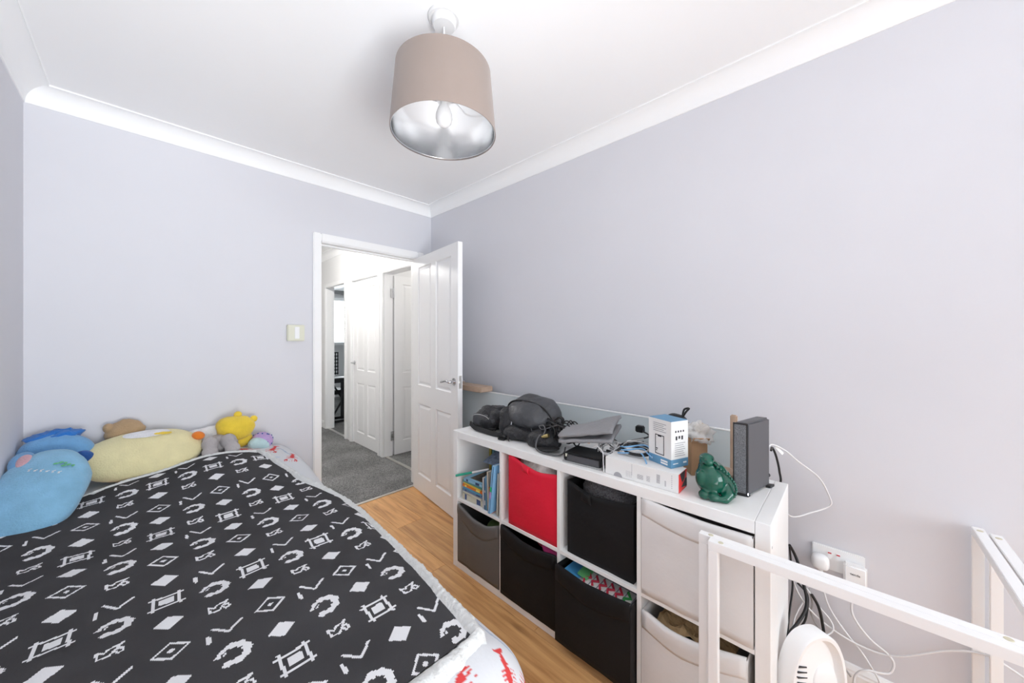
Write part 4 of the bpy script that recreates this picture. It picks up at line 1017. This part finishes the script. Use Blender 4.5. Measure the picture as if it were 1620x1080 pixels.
obj('zip_puller', MB().obox((1.338, 1.285, ZT_+.07), (.002, 0, 0), (0, .003, 0), (.006, 0, .022)), 'chrome', bpk)
obj('grab_loop', MB().ribbon(smooth_path([(1.46, 1.105, ZT_+.085), (1.455, 1.075, ZT_+.115), (1.45, 1.055, ZT_+.13), (1.45, 1.035, ZT_+.12), (1.45, 1.04, ZT_+.095), (1.455, 1.06, ZT_+.085)]), (1, .1, 0), .022, .005), 'strap', bpk)
# black shoulder bag at the left
sb_ = thing('shoulder_bag', 'soft black shoulder bag slumped beside the open door', 'bag', (1.42, 1.515, ZT_))
obj('bag_body', MB().ellipsoid((1.435, 1.515, ZT_+.052), (.105, .118, .062), rot('Z', 8), 40, 24, p=2.5, fn=wr(.024, 12, 11, -.052)), 'nylon', sb_, smooth=180)
obj('bag_flap', MB().ellipsoid((1.42, 1.475, ZT_+.094), (.085, .105, .036), rot('X', 9), 36, 20, p=2.3, fn=wr(.022, 15, 3)), 'nylon', sb_, smooth=180)
obj('bag_pocket', MB().ellipsoid((1.345, 1.52, ZT_+.058), (.022, .075, .036), rot('Z', 8), 28, 16, p=3, fn=wr(.010, 20, 8)), 'nylon2', sb_, smooth=180)
pip = []
for k in range(30):
    a = -1.0+3.4*k/29; pip.append((1.415-.125*math.sin(a)*.62-.01, 1.51+.125*math.cos(a), ZT_+.020))
obj('piping', MB().tube(pip, .006, 8), 'strap', sb_, smooth=60)
obj('pocket_piping', MB().tube([Vector((1.345, 1.52, ZT_+.058))+rot('Z', 8) @ Vector((-.0235, .070*math.cos(a), .030*math.sin(a)+.004)) for a in [.35+2.4*k/16 for k in range(17)]], .0016, 6), 'cable_g', sb_, smooth=60)
obj('bag_strap', MB().ribbon(smooth_path([(1.32, 1.60, ZT_+.03), (1.30, 1.53, ZT_+.018), (1.295, 1.43, ZT_+.016), (1.30, 1.36, ZT_+.014), (1.325, 1.30, ZT_+.02)]), (.2, 0, 1), .024, .008), 'strap', sb_)
obj('bag_ring', MB().obox((1.375, 1.405, ZT_+.105), (.004, 0, .002), (0, .005, 0), (.004, 0, .013)), 'chrome', sb_)
# baseball-style black cap
cp = thing('peaked_hat', 'soft black peaked hat lying in front of the backpack', 'hat', (1.335, 1.08, ZT_))
obj('crown', MB().ellipsoid((1.36, 1.085, ZT_+.028), (.070, .085, .050), None, 32, 18, p=2.3, fn=wr(.008, 16, 5, -.027)), 'nylon', cp, smooth=180)
obj('brim', MB().ellipsoid((1.305, 1.02, ZT_+.012), (.042, .062, .007), rot('X', -6), 28, 12, p=2.3), 'strap', cp, smooth=180)
# cables coiled beside the backpack
def cable(name, pts, r, m, label, n=8, group=None, seg=7, parent=None):
    o = obj(name, MB().tube(smooth_path(pts, n), r, seg), m, parent, smooth=80)
    return tag(o, label, 'cable', group) if label else o
rc = random.Random(21)
def tangle(c, R, nloop, zr, seed):
    rr_ = random.Random(seed); pts = []; N_ = nloop*7
    for k in range(N_):
        a = 2*PI*k/7+rr_.uniform(-.25, .25); q = rr_.uniform(.55, 1.05)
        pts.append((c[0]+R[0]*q*math.cos(a)+.15*R[0]*math.sin(k*.37), c[1]+R[1]*q*math.sin(a), c[2]+zr*(.5+.5*math.sin(a+k*.21))*rr_.uniform(.75, 1.05)))
    return pts
def coil(c, n_, rY, rZ, seed, stepy):
    rr_ = random.Random(seed); pts = []
    for k in range(n_*9):
        a = 2*PI*k/9; lp = k//9; q = 1+.22*math.sin(lp*2.3+seed)
        pts.append((c[0]+.028*math.sin(lp*1.9+seed)+.018*math.cos(a), c[1]+stepy*k/9+rY*q*math.cos(a), c[2]+rZ*q*math.sin(a)+.004*rr_.uniform(-1, 1)))
    return pts
cable('power_cable', coil((1.380, 1.085, ZT_+.082), 6, .044, .032, 1, -.020), .0040, 'cable_b', 'thick black cable coiled in loops next to the backpack', 4)
cable('power_cable', coil((1.395, 1.02, ZT_+.080), 5, .038, .040, 4, -.014), .0034, 'cable_b', 'thinner black cable tangled on top of the coiled one', 4)
cable('power_cable', coil((1.43, .985, ZT_+.070), 4, .034, .045, 7, -.010), .0032, 'cable_b', 'finest black cable at the right of the coils, partly under the sleeve', 4)
cable('grey_cable', [(1.365, 1.175, ZT_+.075), (1.33, 1.13, ZT_+.060), (1.31, 1.08, ZT_+.062), (1.30, 1.045, ZT_+.070), (1.315, 1.04, ZT_+.09), (1.34, 1.07, ZT_+.105), (1.345, 1.10, ZT_+.095), (1.335, 1.075, ZT_+.085), (1.345, 1.035, ZT_+.10), (1.35, 1.0, ZT_+.115)], .0030, 'cable_d', 'grey lead with brass plug draped over the black hat')
cx = thing('coax_lead', 'grey coaxial lead loop with a brass connector hanging over the hat brim', 'cable', (1.29, 1.0, ZT_))
obj('lead', MB().tube(smooth_path([(1.302, 1.055, ZT_+.072), (1.29, 1.07, ZT_+.045), (1.268, 1.055, ZT_+.012), (1.258, 1.0, ZT_+.006), (1.27, .94, ZT_+.006), (1.30, .925, ZT_+.012), (1.33, .935, ZT_+.03)], 8), .0036, 8), 'cable_d', cx, smooth=80)
obj('connector', MB().tube([(1.300, 1.035, ZT_+.066), (1.305, 1.012, ZT_+.074)], .009, 12).tube([(1.298, 1.045, ZT_+.062), (1.300, 1.035, ZT_+.066)], .006, 10), 'brass', cx, smooth=50)
# grey folded laptop sleeve on a black set-top box
stb = thing('black_device', 'black electronic box with a grey rim under the grey sleeve', 'device', (1.315, .80, ZT_))
q = [Vector((1.243, .885, 0)), Vector((1.262, .715, 0)), Vector((1.385, .728, 0)), Vector((1.366, .898, 0))]
obj('casing', quad_prism(MB(), q, ZT_+.006, ZT_+.042), 'black', stb, bevel=.006, seg=2, smooth=40)
cq = (q[0]+q[2])/2
obj('rim', quad_prism(MB(), [p+(p-cq).normalized()*.006 for p in q], ZT_, ZT_+.007), 'cable_g', stb, bevel=.003)
obj('sticker', quad_prism(MB(), [q[0]+Vector((.0015, -.012, 0)), q[0]+Vector((.0022, -.020, 0)), q[0]+Vector((.0005, -.020, 0)), q[0]+Vector((-.0008, -.012, 0))], ZT_+.026, ZT_+.038), 'cream', stb)
obj('front_panel', quad_prism(MB(), [q[0]+Vector((-.0012, -.02, 0)), q[1]+Vector((-.0012, .01, 0)), q[1]+Vector((.004, .01, 0)), q[0]+Vector((.004, -.02, 0))], ZT_+.010, ZT_+.036), 'darkgrey', stb)
slv = thing('laptop_sleeve', 'grey folded fabric laptop sleeve lying on the black box and cables', 'sleeve', (1.36, .85, ZT_+.05))
def slab_fn(z0, tilt_, th_, sh):
    a0 = Vector((1.270, .930, ZT_+z0)); ex = Vector((.20, .06, 0)); ey = Vector((.045, -.235, tilt_))
    def fn(s, t): 
        p = a0+ex*s+ey*t; p.z += sh*math.sin(PI*s)+.006*nz(s*4, t*5, z0*30)+.02*S((t-.2)/.8)*s
        return p
    return fn
obj('upper_flap', MB().grid(slab_fn(.092, .055, 0, .012), 18, 18), 'sleeve', slv, smooth=60, mods=[('SOLIDIFY', dict(thickness=.014, offset=0))])
obj('lower_flap', MB().grid(slab_fn(.072, .035, 0, .004), 18, 18), 'sleeve', slv, smooth=60, mods=[('SOLIDIFY', dict(thickness=.014, offset=0))])
obj('zip_tab', MB().obox((1.300, .80, ZT_+.088), (.004, .002, 0), (-.002, .010, 0), (0, 0, .003)), mat('orange_tab', (.75, .28, .04), .5), slv)
# bundle of thin leads between sleeve and carton
for k in range(4):
    cable('thin_lead', tangle((1.37, .735, ZT_+.035), (.05, .055), 2, .052, 30+k), .0022, ('cable_w', 'cable_b', 'cable_w', 'cable_g')[k], ('white earphone lead looping nearest the carton', 'thin black lead knotted with white leads beside the carton', 'second white lead wound through the tangle beside the sleeve', 'thin grey lead in the tangle beside the sleeve')[k])
cable('thin_lead', [(1.30, .775, ZT_+.07), (1.285, .745, ZT_+.085), (1.275, .715, ZT_+.07), (1.262, .705, ZT_+.035), (1.252, .697, ZT_+.004)], .0022, 'cable_w', 'white lead hanging down the front beside the white carton')
usb = MB()
for k in range(4): usb.obox((1.345+.016*k, .70+.012*k, ZT_+.048+.006*k), (.008, .002, 0), (-.004, .014, 0), (0, 0, .004))
for k in range(4):
    tag(obj('usb_plug', MB().obox((1.325+.018*k, .725-.006*k, ZT_+.050+.007*k), (.006, .002, 0), (-.004, .015, .002), (0, 0, .004)), ('cable_w', 'black', 'cable_g', 'cable_w')[k], bevel=.0015), ('white plug end at the left of the lead tangle', 'black plug end in the lead tangle', 'grey plug end in the lead tangle', 'white plug end closest to the glass in the lead tangle')[k], 'plug')
zc_ = ZT_+.067
for k in range(3):
    cable('coiled_lead', [(1.30+.02*k, .665-.01*k, zc_+.016+.004*k), (1.34, .64, zc_+.030+.01*k), (1.375, .59, zc_+.022+.012*k), (1.36, .555, zc_+.014+.012*k), (1.325, .575, zc_+.010+.006*k), (1.315, .63, zc_+.012+.005*k), (1.35, .655, zc_+.022+.008*k), (1.40, .60, zc_+.030+.012*k)], (.0042, .0036, .003)[k], ('cable_b', 'cable_b', 'cable_g')[k], ('thick black lead coiled on the white carton', 'second black lead looped above the first on the carton', 'grey lead at the back of the coil on the carton')[k])
for k in range(3):
    cable('network_cable', [(1.305+.012*k, .665, zc_+.006+.010*k), (1.31, .63, zc_+.012+.012*k), (1.325+.02*k, .585, zc_+.020+.01*k), (1.30+.03*k, .555, zc_+.012+.01*k), (1.272+.045*k, .535, zc_+.004+.012*k)], .0030, 'cable_blue', ('blue flat network cable hanging over the front of the white carton', 'middle blue network cable on the carton', 'blue network cable furthest back on the carton')[k])
obk = tag(obj('charger_plug', MB().obox((1.49, .655, ZT_+.135), (.014, 0, 0), (0, .017, 0), (0, 0, .014)), 'black', bevel=.004), 'black charger plug resting against the glass behind the tall carton', 'plug')
cable('charger_lead', [(1.48, .64, ZT_+.13), (1.45, .60, ZT_+.12), (1.40, .66, ZT_+.10), (1.38, .70, ZT_+.075), (1.375, .72, ZT_+.05)], .0035, 'cable_b', 'black lead arching from the charger plug over the carton')

# ================================================================== CABLES AND SOCKET on the right wall
def wpath(pts): return [onX(u, v, X) for (u, v, X) in pts]
WXs = XW-.004
cable('router_cable', [(1.545, .21, .905)]+wpath([(1222, 703, 1.57), (1243, 713, 1.62), (1262, 729, 1.68), (1290, 750, 1.73), (1303, 766, 1.76), (1312, 785, 1.78), (1315, 796, 1.785), (1307, 803, 1.78), (1285, 810, 1.74), (1250, 816, 1.69)])+[Vector((1.66, .21, .70)), Vector((1.66, .22, .5))], .0026, 'cable_w', 'thin white cable looping from the router across the lilac wall')
cable('router_cable', [(1.545, .20, .90)]+wpath([(1222, 708, 1.59), (1228, 722, 1.61), (1233, 745, 1.63), (1233, 766, 1.64)])+[Vector((1.645, .24, .70)), Vector((1.65, .22, .5))], .0038, 'cable_b', 'black power lead dropping behind the unit from the router')
tag(obj('cable_tag', MB().obox(onX(1233, 712, 1.60), (.004, -.010, -.012), (.002, -.002, .004), (.0006, .0006, 0)), 'tagw'), 'small white paper tag on the router cable', 'tag')
ws = thing('wall_socket', 'white double wall socket with red-marked switches low on the lilac wall', 'socket', (XW, .031, .46))
sy0, sy1, sz0, sz1 = -.043, .104, .422, .508
obj('face_plate', MB().box(XW-.010, XW, sy0, sy1, sz0, sz1), 'plastic', ws, bevel=.003, seg=2)
for k in range(2):
    yy = .052-.024*k
    r_ = obj('rocker', MB().box(XW-.0145, XW-.009, yy-.0065, yy+.0065, .463, .492), 'plastic', ws, bevel=.0015)
    obj('red_mark', MB().box(XW-.0152, XW-.0145, yy-.005, yy+.005, .486, .4905), mat('red_mark', (.55, .03, .04), .5), r_)
pg = thing('mains_plug', 'rounded white mains plug in the left side of the socket', 'plug', (XW-.02, .077, .445))
obj('plug_body', MB().ellipsoid((XW-.030, .078, .452), (.021, .027, .028), None, 28, 16, p=2.8), 'plastic', pg, smooth=180)
obj('strain_relief', MB().tube([(XW-.030, .077, .428), (XW-.030, .077, .404)], .0065, 10, rad=[1.2, .8]), 'plastic', pg, smooth=60)
obj('cable', MB().tube(smooth_path([Vector((XW-.030, .077, .405))]+wpath([(1305, 942, XW-.03), (1316, 968, XW-.025), (1338, 1000, XW-.022), (1362, 1030, XW-.022), (1378, 1055, XW-.025), (1392, 1083, XW-.03)])+[Vector((XW-.04, -.06, .006))]), .0032, 8), 'cable_w', pg, smooth=80)
ad_ = thing('powerline_adapter', 'white rectangular powerline adapter in the right side of the socket', 'adapter', (XW-.02, -.018, .44))
obj('adapter_body', MB().box(XW-.046, XW-.0105, -.048, .014, .392, .480), 'plastic', ad_, bevel=.006, seg=3, smooth=40)
Rtx = Matrix(((0, 0, -1), (-1, 0, 0), (0, 1, 0)))
text('tenda', .0115, (XW-.0463, -.017, .452), Rtx, 'printblack', ad_)
obj('cable', MB().tube(smooth_path([Vector((XW-.028, -.018, .394))]+wpath([(1347, 962, XW-.03), (1356, 985, XW-.028), (1378, 1012, XW-.025), (1404, 1034, XW-.024), (1414, 1050, XW-.025), (1408, 1064, XW-.03), (1392, 1064, XW-.04), (1372, 1060, XW-.05), (1357, 1064, XW-.055), (1351, 1078, XW-.06)])+[Vector((XW-.07, -.02, .006))]), .0036, 8), 'cable_w', ad_, smooth=80)
cable('floor_cable', wpath([(1252, 912, 1.72), (1264, 940, 1.74), (1283, 966, 1.76), (1310, 990, 1.77), (1345, 1013, 1.775), (1385, 1031, 1.78), (1420, 1038, 1.78), (1455, 1035, 1.78), (1490, 1030, 1.78), (1530, 1030, 1.775), (1570, 1040, 1.77), (1620, 1072, 1.76)]), .0032, 'cable_w', 'long white cable running sideways along the wall to the table legs')
cable('wall_cable', wpath([(1249, 862, 1.70), (1256, 874, 1.72), (1263, 892, 1.72), (1270, 920, 1.71), (1276, 945, 1.70), (1274, 965, 1.68), (1262, 985, 1.64), (1247, 1003, 1.58)]), .0052, 'cable_b', 'thick black cable curving down behind the white heater')
cable('wall_cable', wpath([(1249, 864, 1.68), (1251, 885, 1.69), (1254, 925, 1.69), (1250, 960, 1.66), (1247, 985, 1.62), (1246, 1010, 1.56)]), .0032, 'cable_b', 'thin black cable nearest the end of the unit')
cable('wall_cable', wpath([(1262, 922, 1.74), (1276, 938, 1.75), (1278, 955, 1.74), (1274, 980, 1.72), (1264, 995, 1.70), (1258, 1006, 1.66)]), .0036, 'cable_b', 'black cable running beside the thick one to the heater')
cable('wall_cable', wpath([(1284, 940, 1.76), (1295, 960, 1.765), (1301, 985, 1.765), (1304, 1008, 1.76), (1303, 1018, 1.755), (1300, 1024, 1.75)]), .0050, 'cable_b', 'short thick black cable hanging free right of the heater')
cable('wall_cable', wpath([(1280, 930, 1.77), (1285, 955, 1.77), (1283, 970, 1.77), (1296, 996, 1.77), (1318, 1030, 1.765), (1346, 1070, 1.755)]), .0030, 'cable_g', 'grey cable bent towards the skirting board')
cable('wall_cable', wpath([(1276, 930, 1.765), (1295, 958, 1.77), (1313, 980, 1.77), (1318, 995, 1.765), (1308, 1004, 1.75), (1280, 1008, 1.70)]), .0028, 'cable_w', 'white cable making a tight loop behind the heater')
cable('wall_cable', wpath([(1270, 953, 1.73), (1262, 966, 1.72), (1257, 978, 1.71), (1254, 995, 1.68)]), .0026, 'cable_w', 'short white cable left of the thick black one')

# ---- white round heater leaning on the end of the unit
ht = thing('fan_heater', 'white oval plastic fan heater leaning against the end of the unit', 'heater', (1.41, .07, 0))
HA = math.radians(35); HT = Vector((math.cos(HA), -math.sin(HA), 0)); HN = Vector((-math.sin(HA), -math.cos(HA), 0)); HC = Vector((1.412, .066, .200))
def hp(a, n_, z): return HC+HT*a+HN*n_+Vector((0, 0, z))
def oval(k, n, sx, sz): a = 2*PI*k/n; return sx*math.copysign(abs(math.cos(a))**.85, math.cos(a)), sz*math.copysign(abs(math.sin(a))**.85, math.sin(a))
NO = 64; rings = [(.100, .190, -.050), (.106, .198, -.045), (.108, .200, .000), (.104, .196, .005), (.096, .186, .004), (.090, .178, -.010), (.086, .172, -.016), (.060, .120, -.010), (.030, .06, -.006)]
vs = []; fs = []
for (sx, sz, nn) in rings:
    for k in range(NO):
        px, pz = oval(k, NO, sx, sz); vs.append(hp(px, nn, pz))
for r in range(len(rings)-1):
    for k in range(NO): fs.append((r*NO+k, r*NO+(k+1) % NO, (r+1)*NO+(k+1) % NO, (r+1)*NO+k))
fs.append(tuple(range(NO))); fs.append(tuple((len(rings)-1)*NO+k for k in range(NO))[::-1])
obj('shell', MB().add(vs, fs), 'plastic', ht, smooth=45)
Rh = Matrix((HT, -HN, Vector((0, 0, 1)))).transposed()
obj('inner_dome', MB().ellipsoid(hp(.030, -.010, -.005), (.050, .016, .105), Rh, 32, 16, p=2.6), 'plastic', ht, smooth=180)
for k in range(6): obj('vent_slot', MB().obox(hp(-.050+.001*k, -.0118, .105-.016*k), HT*.017+Vector((0, 0, -.003)), HN*.004, Vector((0, 0, .0016))), 'printblack', ht)

# ================================================================== NESTED TABLE FRAMES
TZ, TB = .712, .0245
def table_frame(label, x0, yend, ycorner, xend):
    """top rail along y at x0..x0+TB from yend to ycorner, then along x to the wall end; three legs"""
    t = thing('table_frame', label, 'table frame', ((x0+xend)/2, ycorner, 0), 'bare white table frames')
    obj('top_rail', MB().box(x0, x0+TB, ycorner, yend, TZ-TB, TZ), 'gloss', t, bevel=.0006, seg=2)
    obj('top_rail', MB().box(x0+TB, xend, ycorner, ycorner+TB, TZ-TB, TZ), 'gloss', t, bevel=.0015, seg=2)
    obj('leg', MB().box(x0, x0+TB, yend-TB, yend, 0, TZ-TB), 'gloss', t, bevel=.0015, seg=2)
    obj('leg', MB().box(xend-.012, xend, ycorner, ycorner+TB, 0, TZ-TB), 'gloss', t, bevel=.0015, seg=2)
    obj('leg', MB().box(x0, x0+TB, ycorner, ycorner+TB, 0, TZ-TB), 'gloss', t, bevel=.0015, seg=2)
    for (px, py) in ((x0+TB/2, yend-.03), (xend-.03, ycorner+TB/2), (x0+TB/2, ycorner+.075)):
        obj('glue_mark', MB().lathe([(.007, 0), (.006, .0012), (0, .0014)], 14, (px, py, TZ)), mat('yellowed_glue', (.62, .58, .44), .6), t)
    return t
table_frame('outer bare white table frame, its front rail nearest the room', 1.135, .296, -.331, 1.766)
table_frame('inner bare white table frame, its leg closest to the storage unit', 1.1597, .328, -.302, 1.794)

# ================================================================== SOFT TOYS on the bed
def plush(name, c, rough=.95, v=.10, b=.6): return mat(name, c, rough, var=(16, v), bump=(150, b, .006), spec=.12, sheen=.25)
M['p_blue'] = plush('light_blue_plush', (.23, .46, .65)); M['p_blue2'] = plush('sky_blue_plush', (.16, .36, .62)); M['p_navy'] = plush('deep_blue_plush', (.03, .10, .33)); M['p_cob'] = plush('cobalt_plush', (.03, .17, .52))
M['p_yel'] = plush('pale_yellow_plush', (.76, .69, .40), v=.05); M['p_sun'] = plush('golden_plush', (.80, .58, .06)); M['p_tan'] = plush('tan_plush', (.42, .29, .17)); M['p_grey'] = plush('grey_plush', (.42, .39, .39))
M['p_pink'] = plush('pink_plush', (.62, .36, .40)); M['p_lil'] = plush('lilac_plush', (.50, .36, .64)); M['p_orange'] = plush('orange_plush', (.80, .22, .03)); M['p_white'] = plush('white_plush', (.75, .75, .77))
# pale yellow round cushion leaning on the wall
yc = thing('round_cushion', 'pale yellow round plush cushion leaning against the wall', 'cushion', (0, 2.55, .6))
Ry = rot('X', 38)
obj('cushion_body', MB().ellipsoid((.0, 2.575, .712), (.222, .135, .070), Ry, 48, 28, p=2.25, fn=wr(.006, 7, 2)), 'p_yel', yc, smooth=180)
def on_cush(px, py):     # point of the cushion's upper surface (local plan px,py)
    q = max(0, 1-abs(px/.222)**2.25-abs(py/.135)**2.25)**(1/2.25)*.070
    return Vector((0, 2.575, .712))+Ry @ Vector((px, py, q+.007))
obj('white_patch', MB().grid(lambda s, t: on_cush(.01+.085*(2*s-1)*math.sqrt(max(0, 1-(2*t-1)**2)), .078+.035*(2*t-1)), 12, 8), 'p_white', yc, smooth=180)
obj('yellow_patch', MB().grid(lambda s, t: on_cush(.068+.034*(2*s-1)*math.sqrt(max(0, 1-(2*t-1)**2)), .062+.012*(2*t-1)), 10, 6), 'p_sun', yc, smooth=180)
obj('care_tag', MB().obox((.06, 2.463, .640), (.010, 0, 0), (0, -.004, .006), (0, .0008, .0005)), 'tagw', yc)
# big light blue oval pillow in the corner
bp = thing('oval_pillow', 'large light blue oval plush pillow lying in the bed corner', 'pillow', (-.27, 2.33, .6))
Rb = rot('Z', -8) @ rot('X', 36)
obj('pillow_body', MB().ellipsoid((-.288, 2.315, .690), (.128, .200, .062), Rb, 48, 28, p=2.2, fn=wr(.008, 8, 6)), 'p_blue', bp, smooth=180)
def on_pil(px, py):
    q = max(0, 1-abs(px/.128)**2.2-abs(py/.2)**2.2)**(1/2.2)*.062
    return Vector((-.288, 2.315, .690))+Rb @ Vector((px, py, q+.007))
emb = MB()
for q_ in range(6):
    hh = (.012, .006, .011, .005, .011, .009)[q_]; x0_ = -.030+.016*q_; y0_ = .060-.006*q_
    emb.tube([on_pil(x0_+.004*math.sin(k*.9)+.0008*k, y0_+hh*(k/8-.3)) for k in range(9)], .0012, 5)
tag(obj('white_embroidery', emb, 'p_white', bp), kind='stuff')
gm = mat('green_thread', (.15, .50, .22), .7)
for (a_, b_) in ((.048, .080), (.070, .066)):
    lf = MB()
    for k in range(3): lf.ellipsoid(on_pil(a_+.012*(k-1), b_+.005*(k % 2)), (.008, .005, .003), rot('Z', 40*k), 10, 6)
    obj('green_leaf', lf, gm, bp)
# blue long plush behind it
bt = thing('blue_soft_toy', 'sky blue soft toy with a dark blue tuft lying against the wall', 'soft toy', (-.25, 2.62, .65))
b_ = MB(); b_.ellipsoid((-.275, 2.615, .775), (.115, .075, .085), rot('Y', 8), 32, 20); b_.ellipsoid((-.33, 2.60, .72), (.05, .08, .08), None, 24, 16)
blob('toy_body', b_, 'p_blue2', bt, .008, 4)
obj('tuft', MB().ellipsoid((-.285, 2.640, .846), (.085, .050, .026), rot('Y', -4), 40, 20, fn=wr(.016, 36, 2)), 'p_cob', bt, smooth=180)
obj('dark_patch', MB().ellipsoid((-.200, 2.555, .735), (.042, .030, .045), rot('Y', 30), 24, 14), 'p_navy', bt, smooth=180)
obj('muzzle_lobe', MB().ellipsoid((-.285, 2.515, .775), (.065, .030, .026), rot('X', 20), 28, 16), 'p_blue2', bt, smooth=180)
er_ = thing('plush_ear_toy', 'small blue soft toy with a pink-lined ear at the left edge', 'soft toy', (-.35, 2.45, .7))
obj('ear', MB().ellipsoid((-.345, 2.44, .790), (.035, .065, .022), rot('X', 25), 24, 14), 'p_blue2', er_, smooth=180)
obj('ear_lining', MB().ellipsoid((-.335, 2.415, .796), (.022, .045, .016), rot('X', 25), 24, 14), 'p_pink', er_, smooth=180)
# tan toy behind the cushion
tt = thing('tan_soft_toy', 'fluffy tan soft toy tucked behind the yellow cushion', 'soft toy', (-.07, 2.70, .7))
obj('toy_body', MB().ellipsoid((-.065, 2.695, .815), (.075, .040, .060), None, 32, 20, fn=wr(.010, 22, 3)), 'p_tan', tt, smooth=180)
obj('toy_ear', MB().ellipsoid((-.118, 2.69, .845), (.026, .022, .022), None, 20, 12, fn=wr(.006, 30, 5)), 'p_tan', tt, smooth=180)
# grey toy feet
gt = thing('grey_soft_toy', 'grey soft toy lying with two stubby legs towards the blanket', 'soft toy', (.28, 2.55, .64))
obj('toy_body', MB().ellipsoid((.30, 2.60, .690), (.080, .060, .055), None, 28, 18, fn=wr(.006, 16, 2)), 'p_grey', gt, smooth=180)
for k, (x_, lx) in enumerate(((.250, -.004), (.330, .012))):
    b_ = MB(); b_.ellipsoid((x_, 2.535, .715), (.038, .045, .042), None, 24, 16); b_.ellipsoid((x_+lx, 2.495, .680), (.036, .034, .036), None, 24, 16)
    blob('toy_leg', b_, 'p_grey', gt, .006, 3)
# golden toy head
gh = thing('golden_soft_toy', 'golden yellow soft toy with two small ears sitting by the wall', 'soft toy', (.38, 2.62, .66))
obj('toy_head', MB().ellipsoid((.375, 2.625, .768), (.092, .062, .068), rot('Y', 12), 36, 22, p=2.3, fn=wr(.007, 12, 9)), 'p_sun', gh, smooth=180)
for (x_, z_) in ((.385, .842), (.462, .805)): obj('toy_ear', MB().ellipsoid((x_, 2.625, z_), (.020, .014, .020), None, 18, 12), 'p_sun', gh, smooth=180)
obj('toy_body', MB().ellipsoid((.40, 2.65, .69), (.06, .05, .05), None, 24, 14), 'p_sun', gh, smooth=180)
# lilac spotted toy
lt = thing('lilac_soft_toy', 'lilac spotted soft toy with a pale teal edge at the bed corner', 'soft toy', (.50, 2.62, .62))
obj('toy_body', MB().ellipsoid((.505, 2.62, .665), (.058, .05, .050), rot('Y', 30), 32, 20), 'p_lil', lt, smooth=180)
obj('pale_edge', MB().ellipsoid((.480, 2.585, .648), (.058, .040, .044), rot('Y', 30), 28, 16), plush('teal_plush', (.50, .68, .70)), lt, smooth=180)
sd = MB(); sr = random.Random(5)
for k in range(16):
    a, e = sr.uniform(0, 2*PI), sr.uniform(-.1, 1.2); v_ = Vector((math.cos(a)*math.cos(e)*.058, math.sin(a)*math.cos(e)*.05, math.sin(e)*.05))
    sd.ellipsoid(Vector((.505, 2.62, .665))+rot('Y', 30) @ v_, (.0045, .0045, .0045), None, 8, 6)
tag(obj('spots', sd, 'p_navy', lt), kind='stuff')
# orange foot poking out, and a rumpled white toy body
tag(obj('orange_soft_toy', MB().ellipsoid((.205, 2.57, .765), (.028, .03, .022), rot('Y', 20), 20, 12), 'p_orange', smooth=180), 'bit of an orange soft toy between the cushion and grey toy', 'soft toy')
lump('white_pillow', (.26, 2.685, .70), (.13, .045, .085), 'p_white', 'white patterned pillow squashed against the wall behind the toys', 'pillow', p=2.5, amp=.012, seed=4)
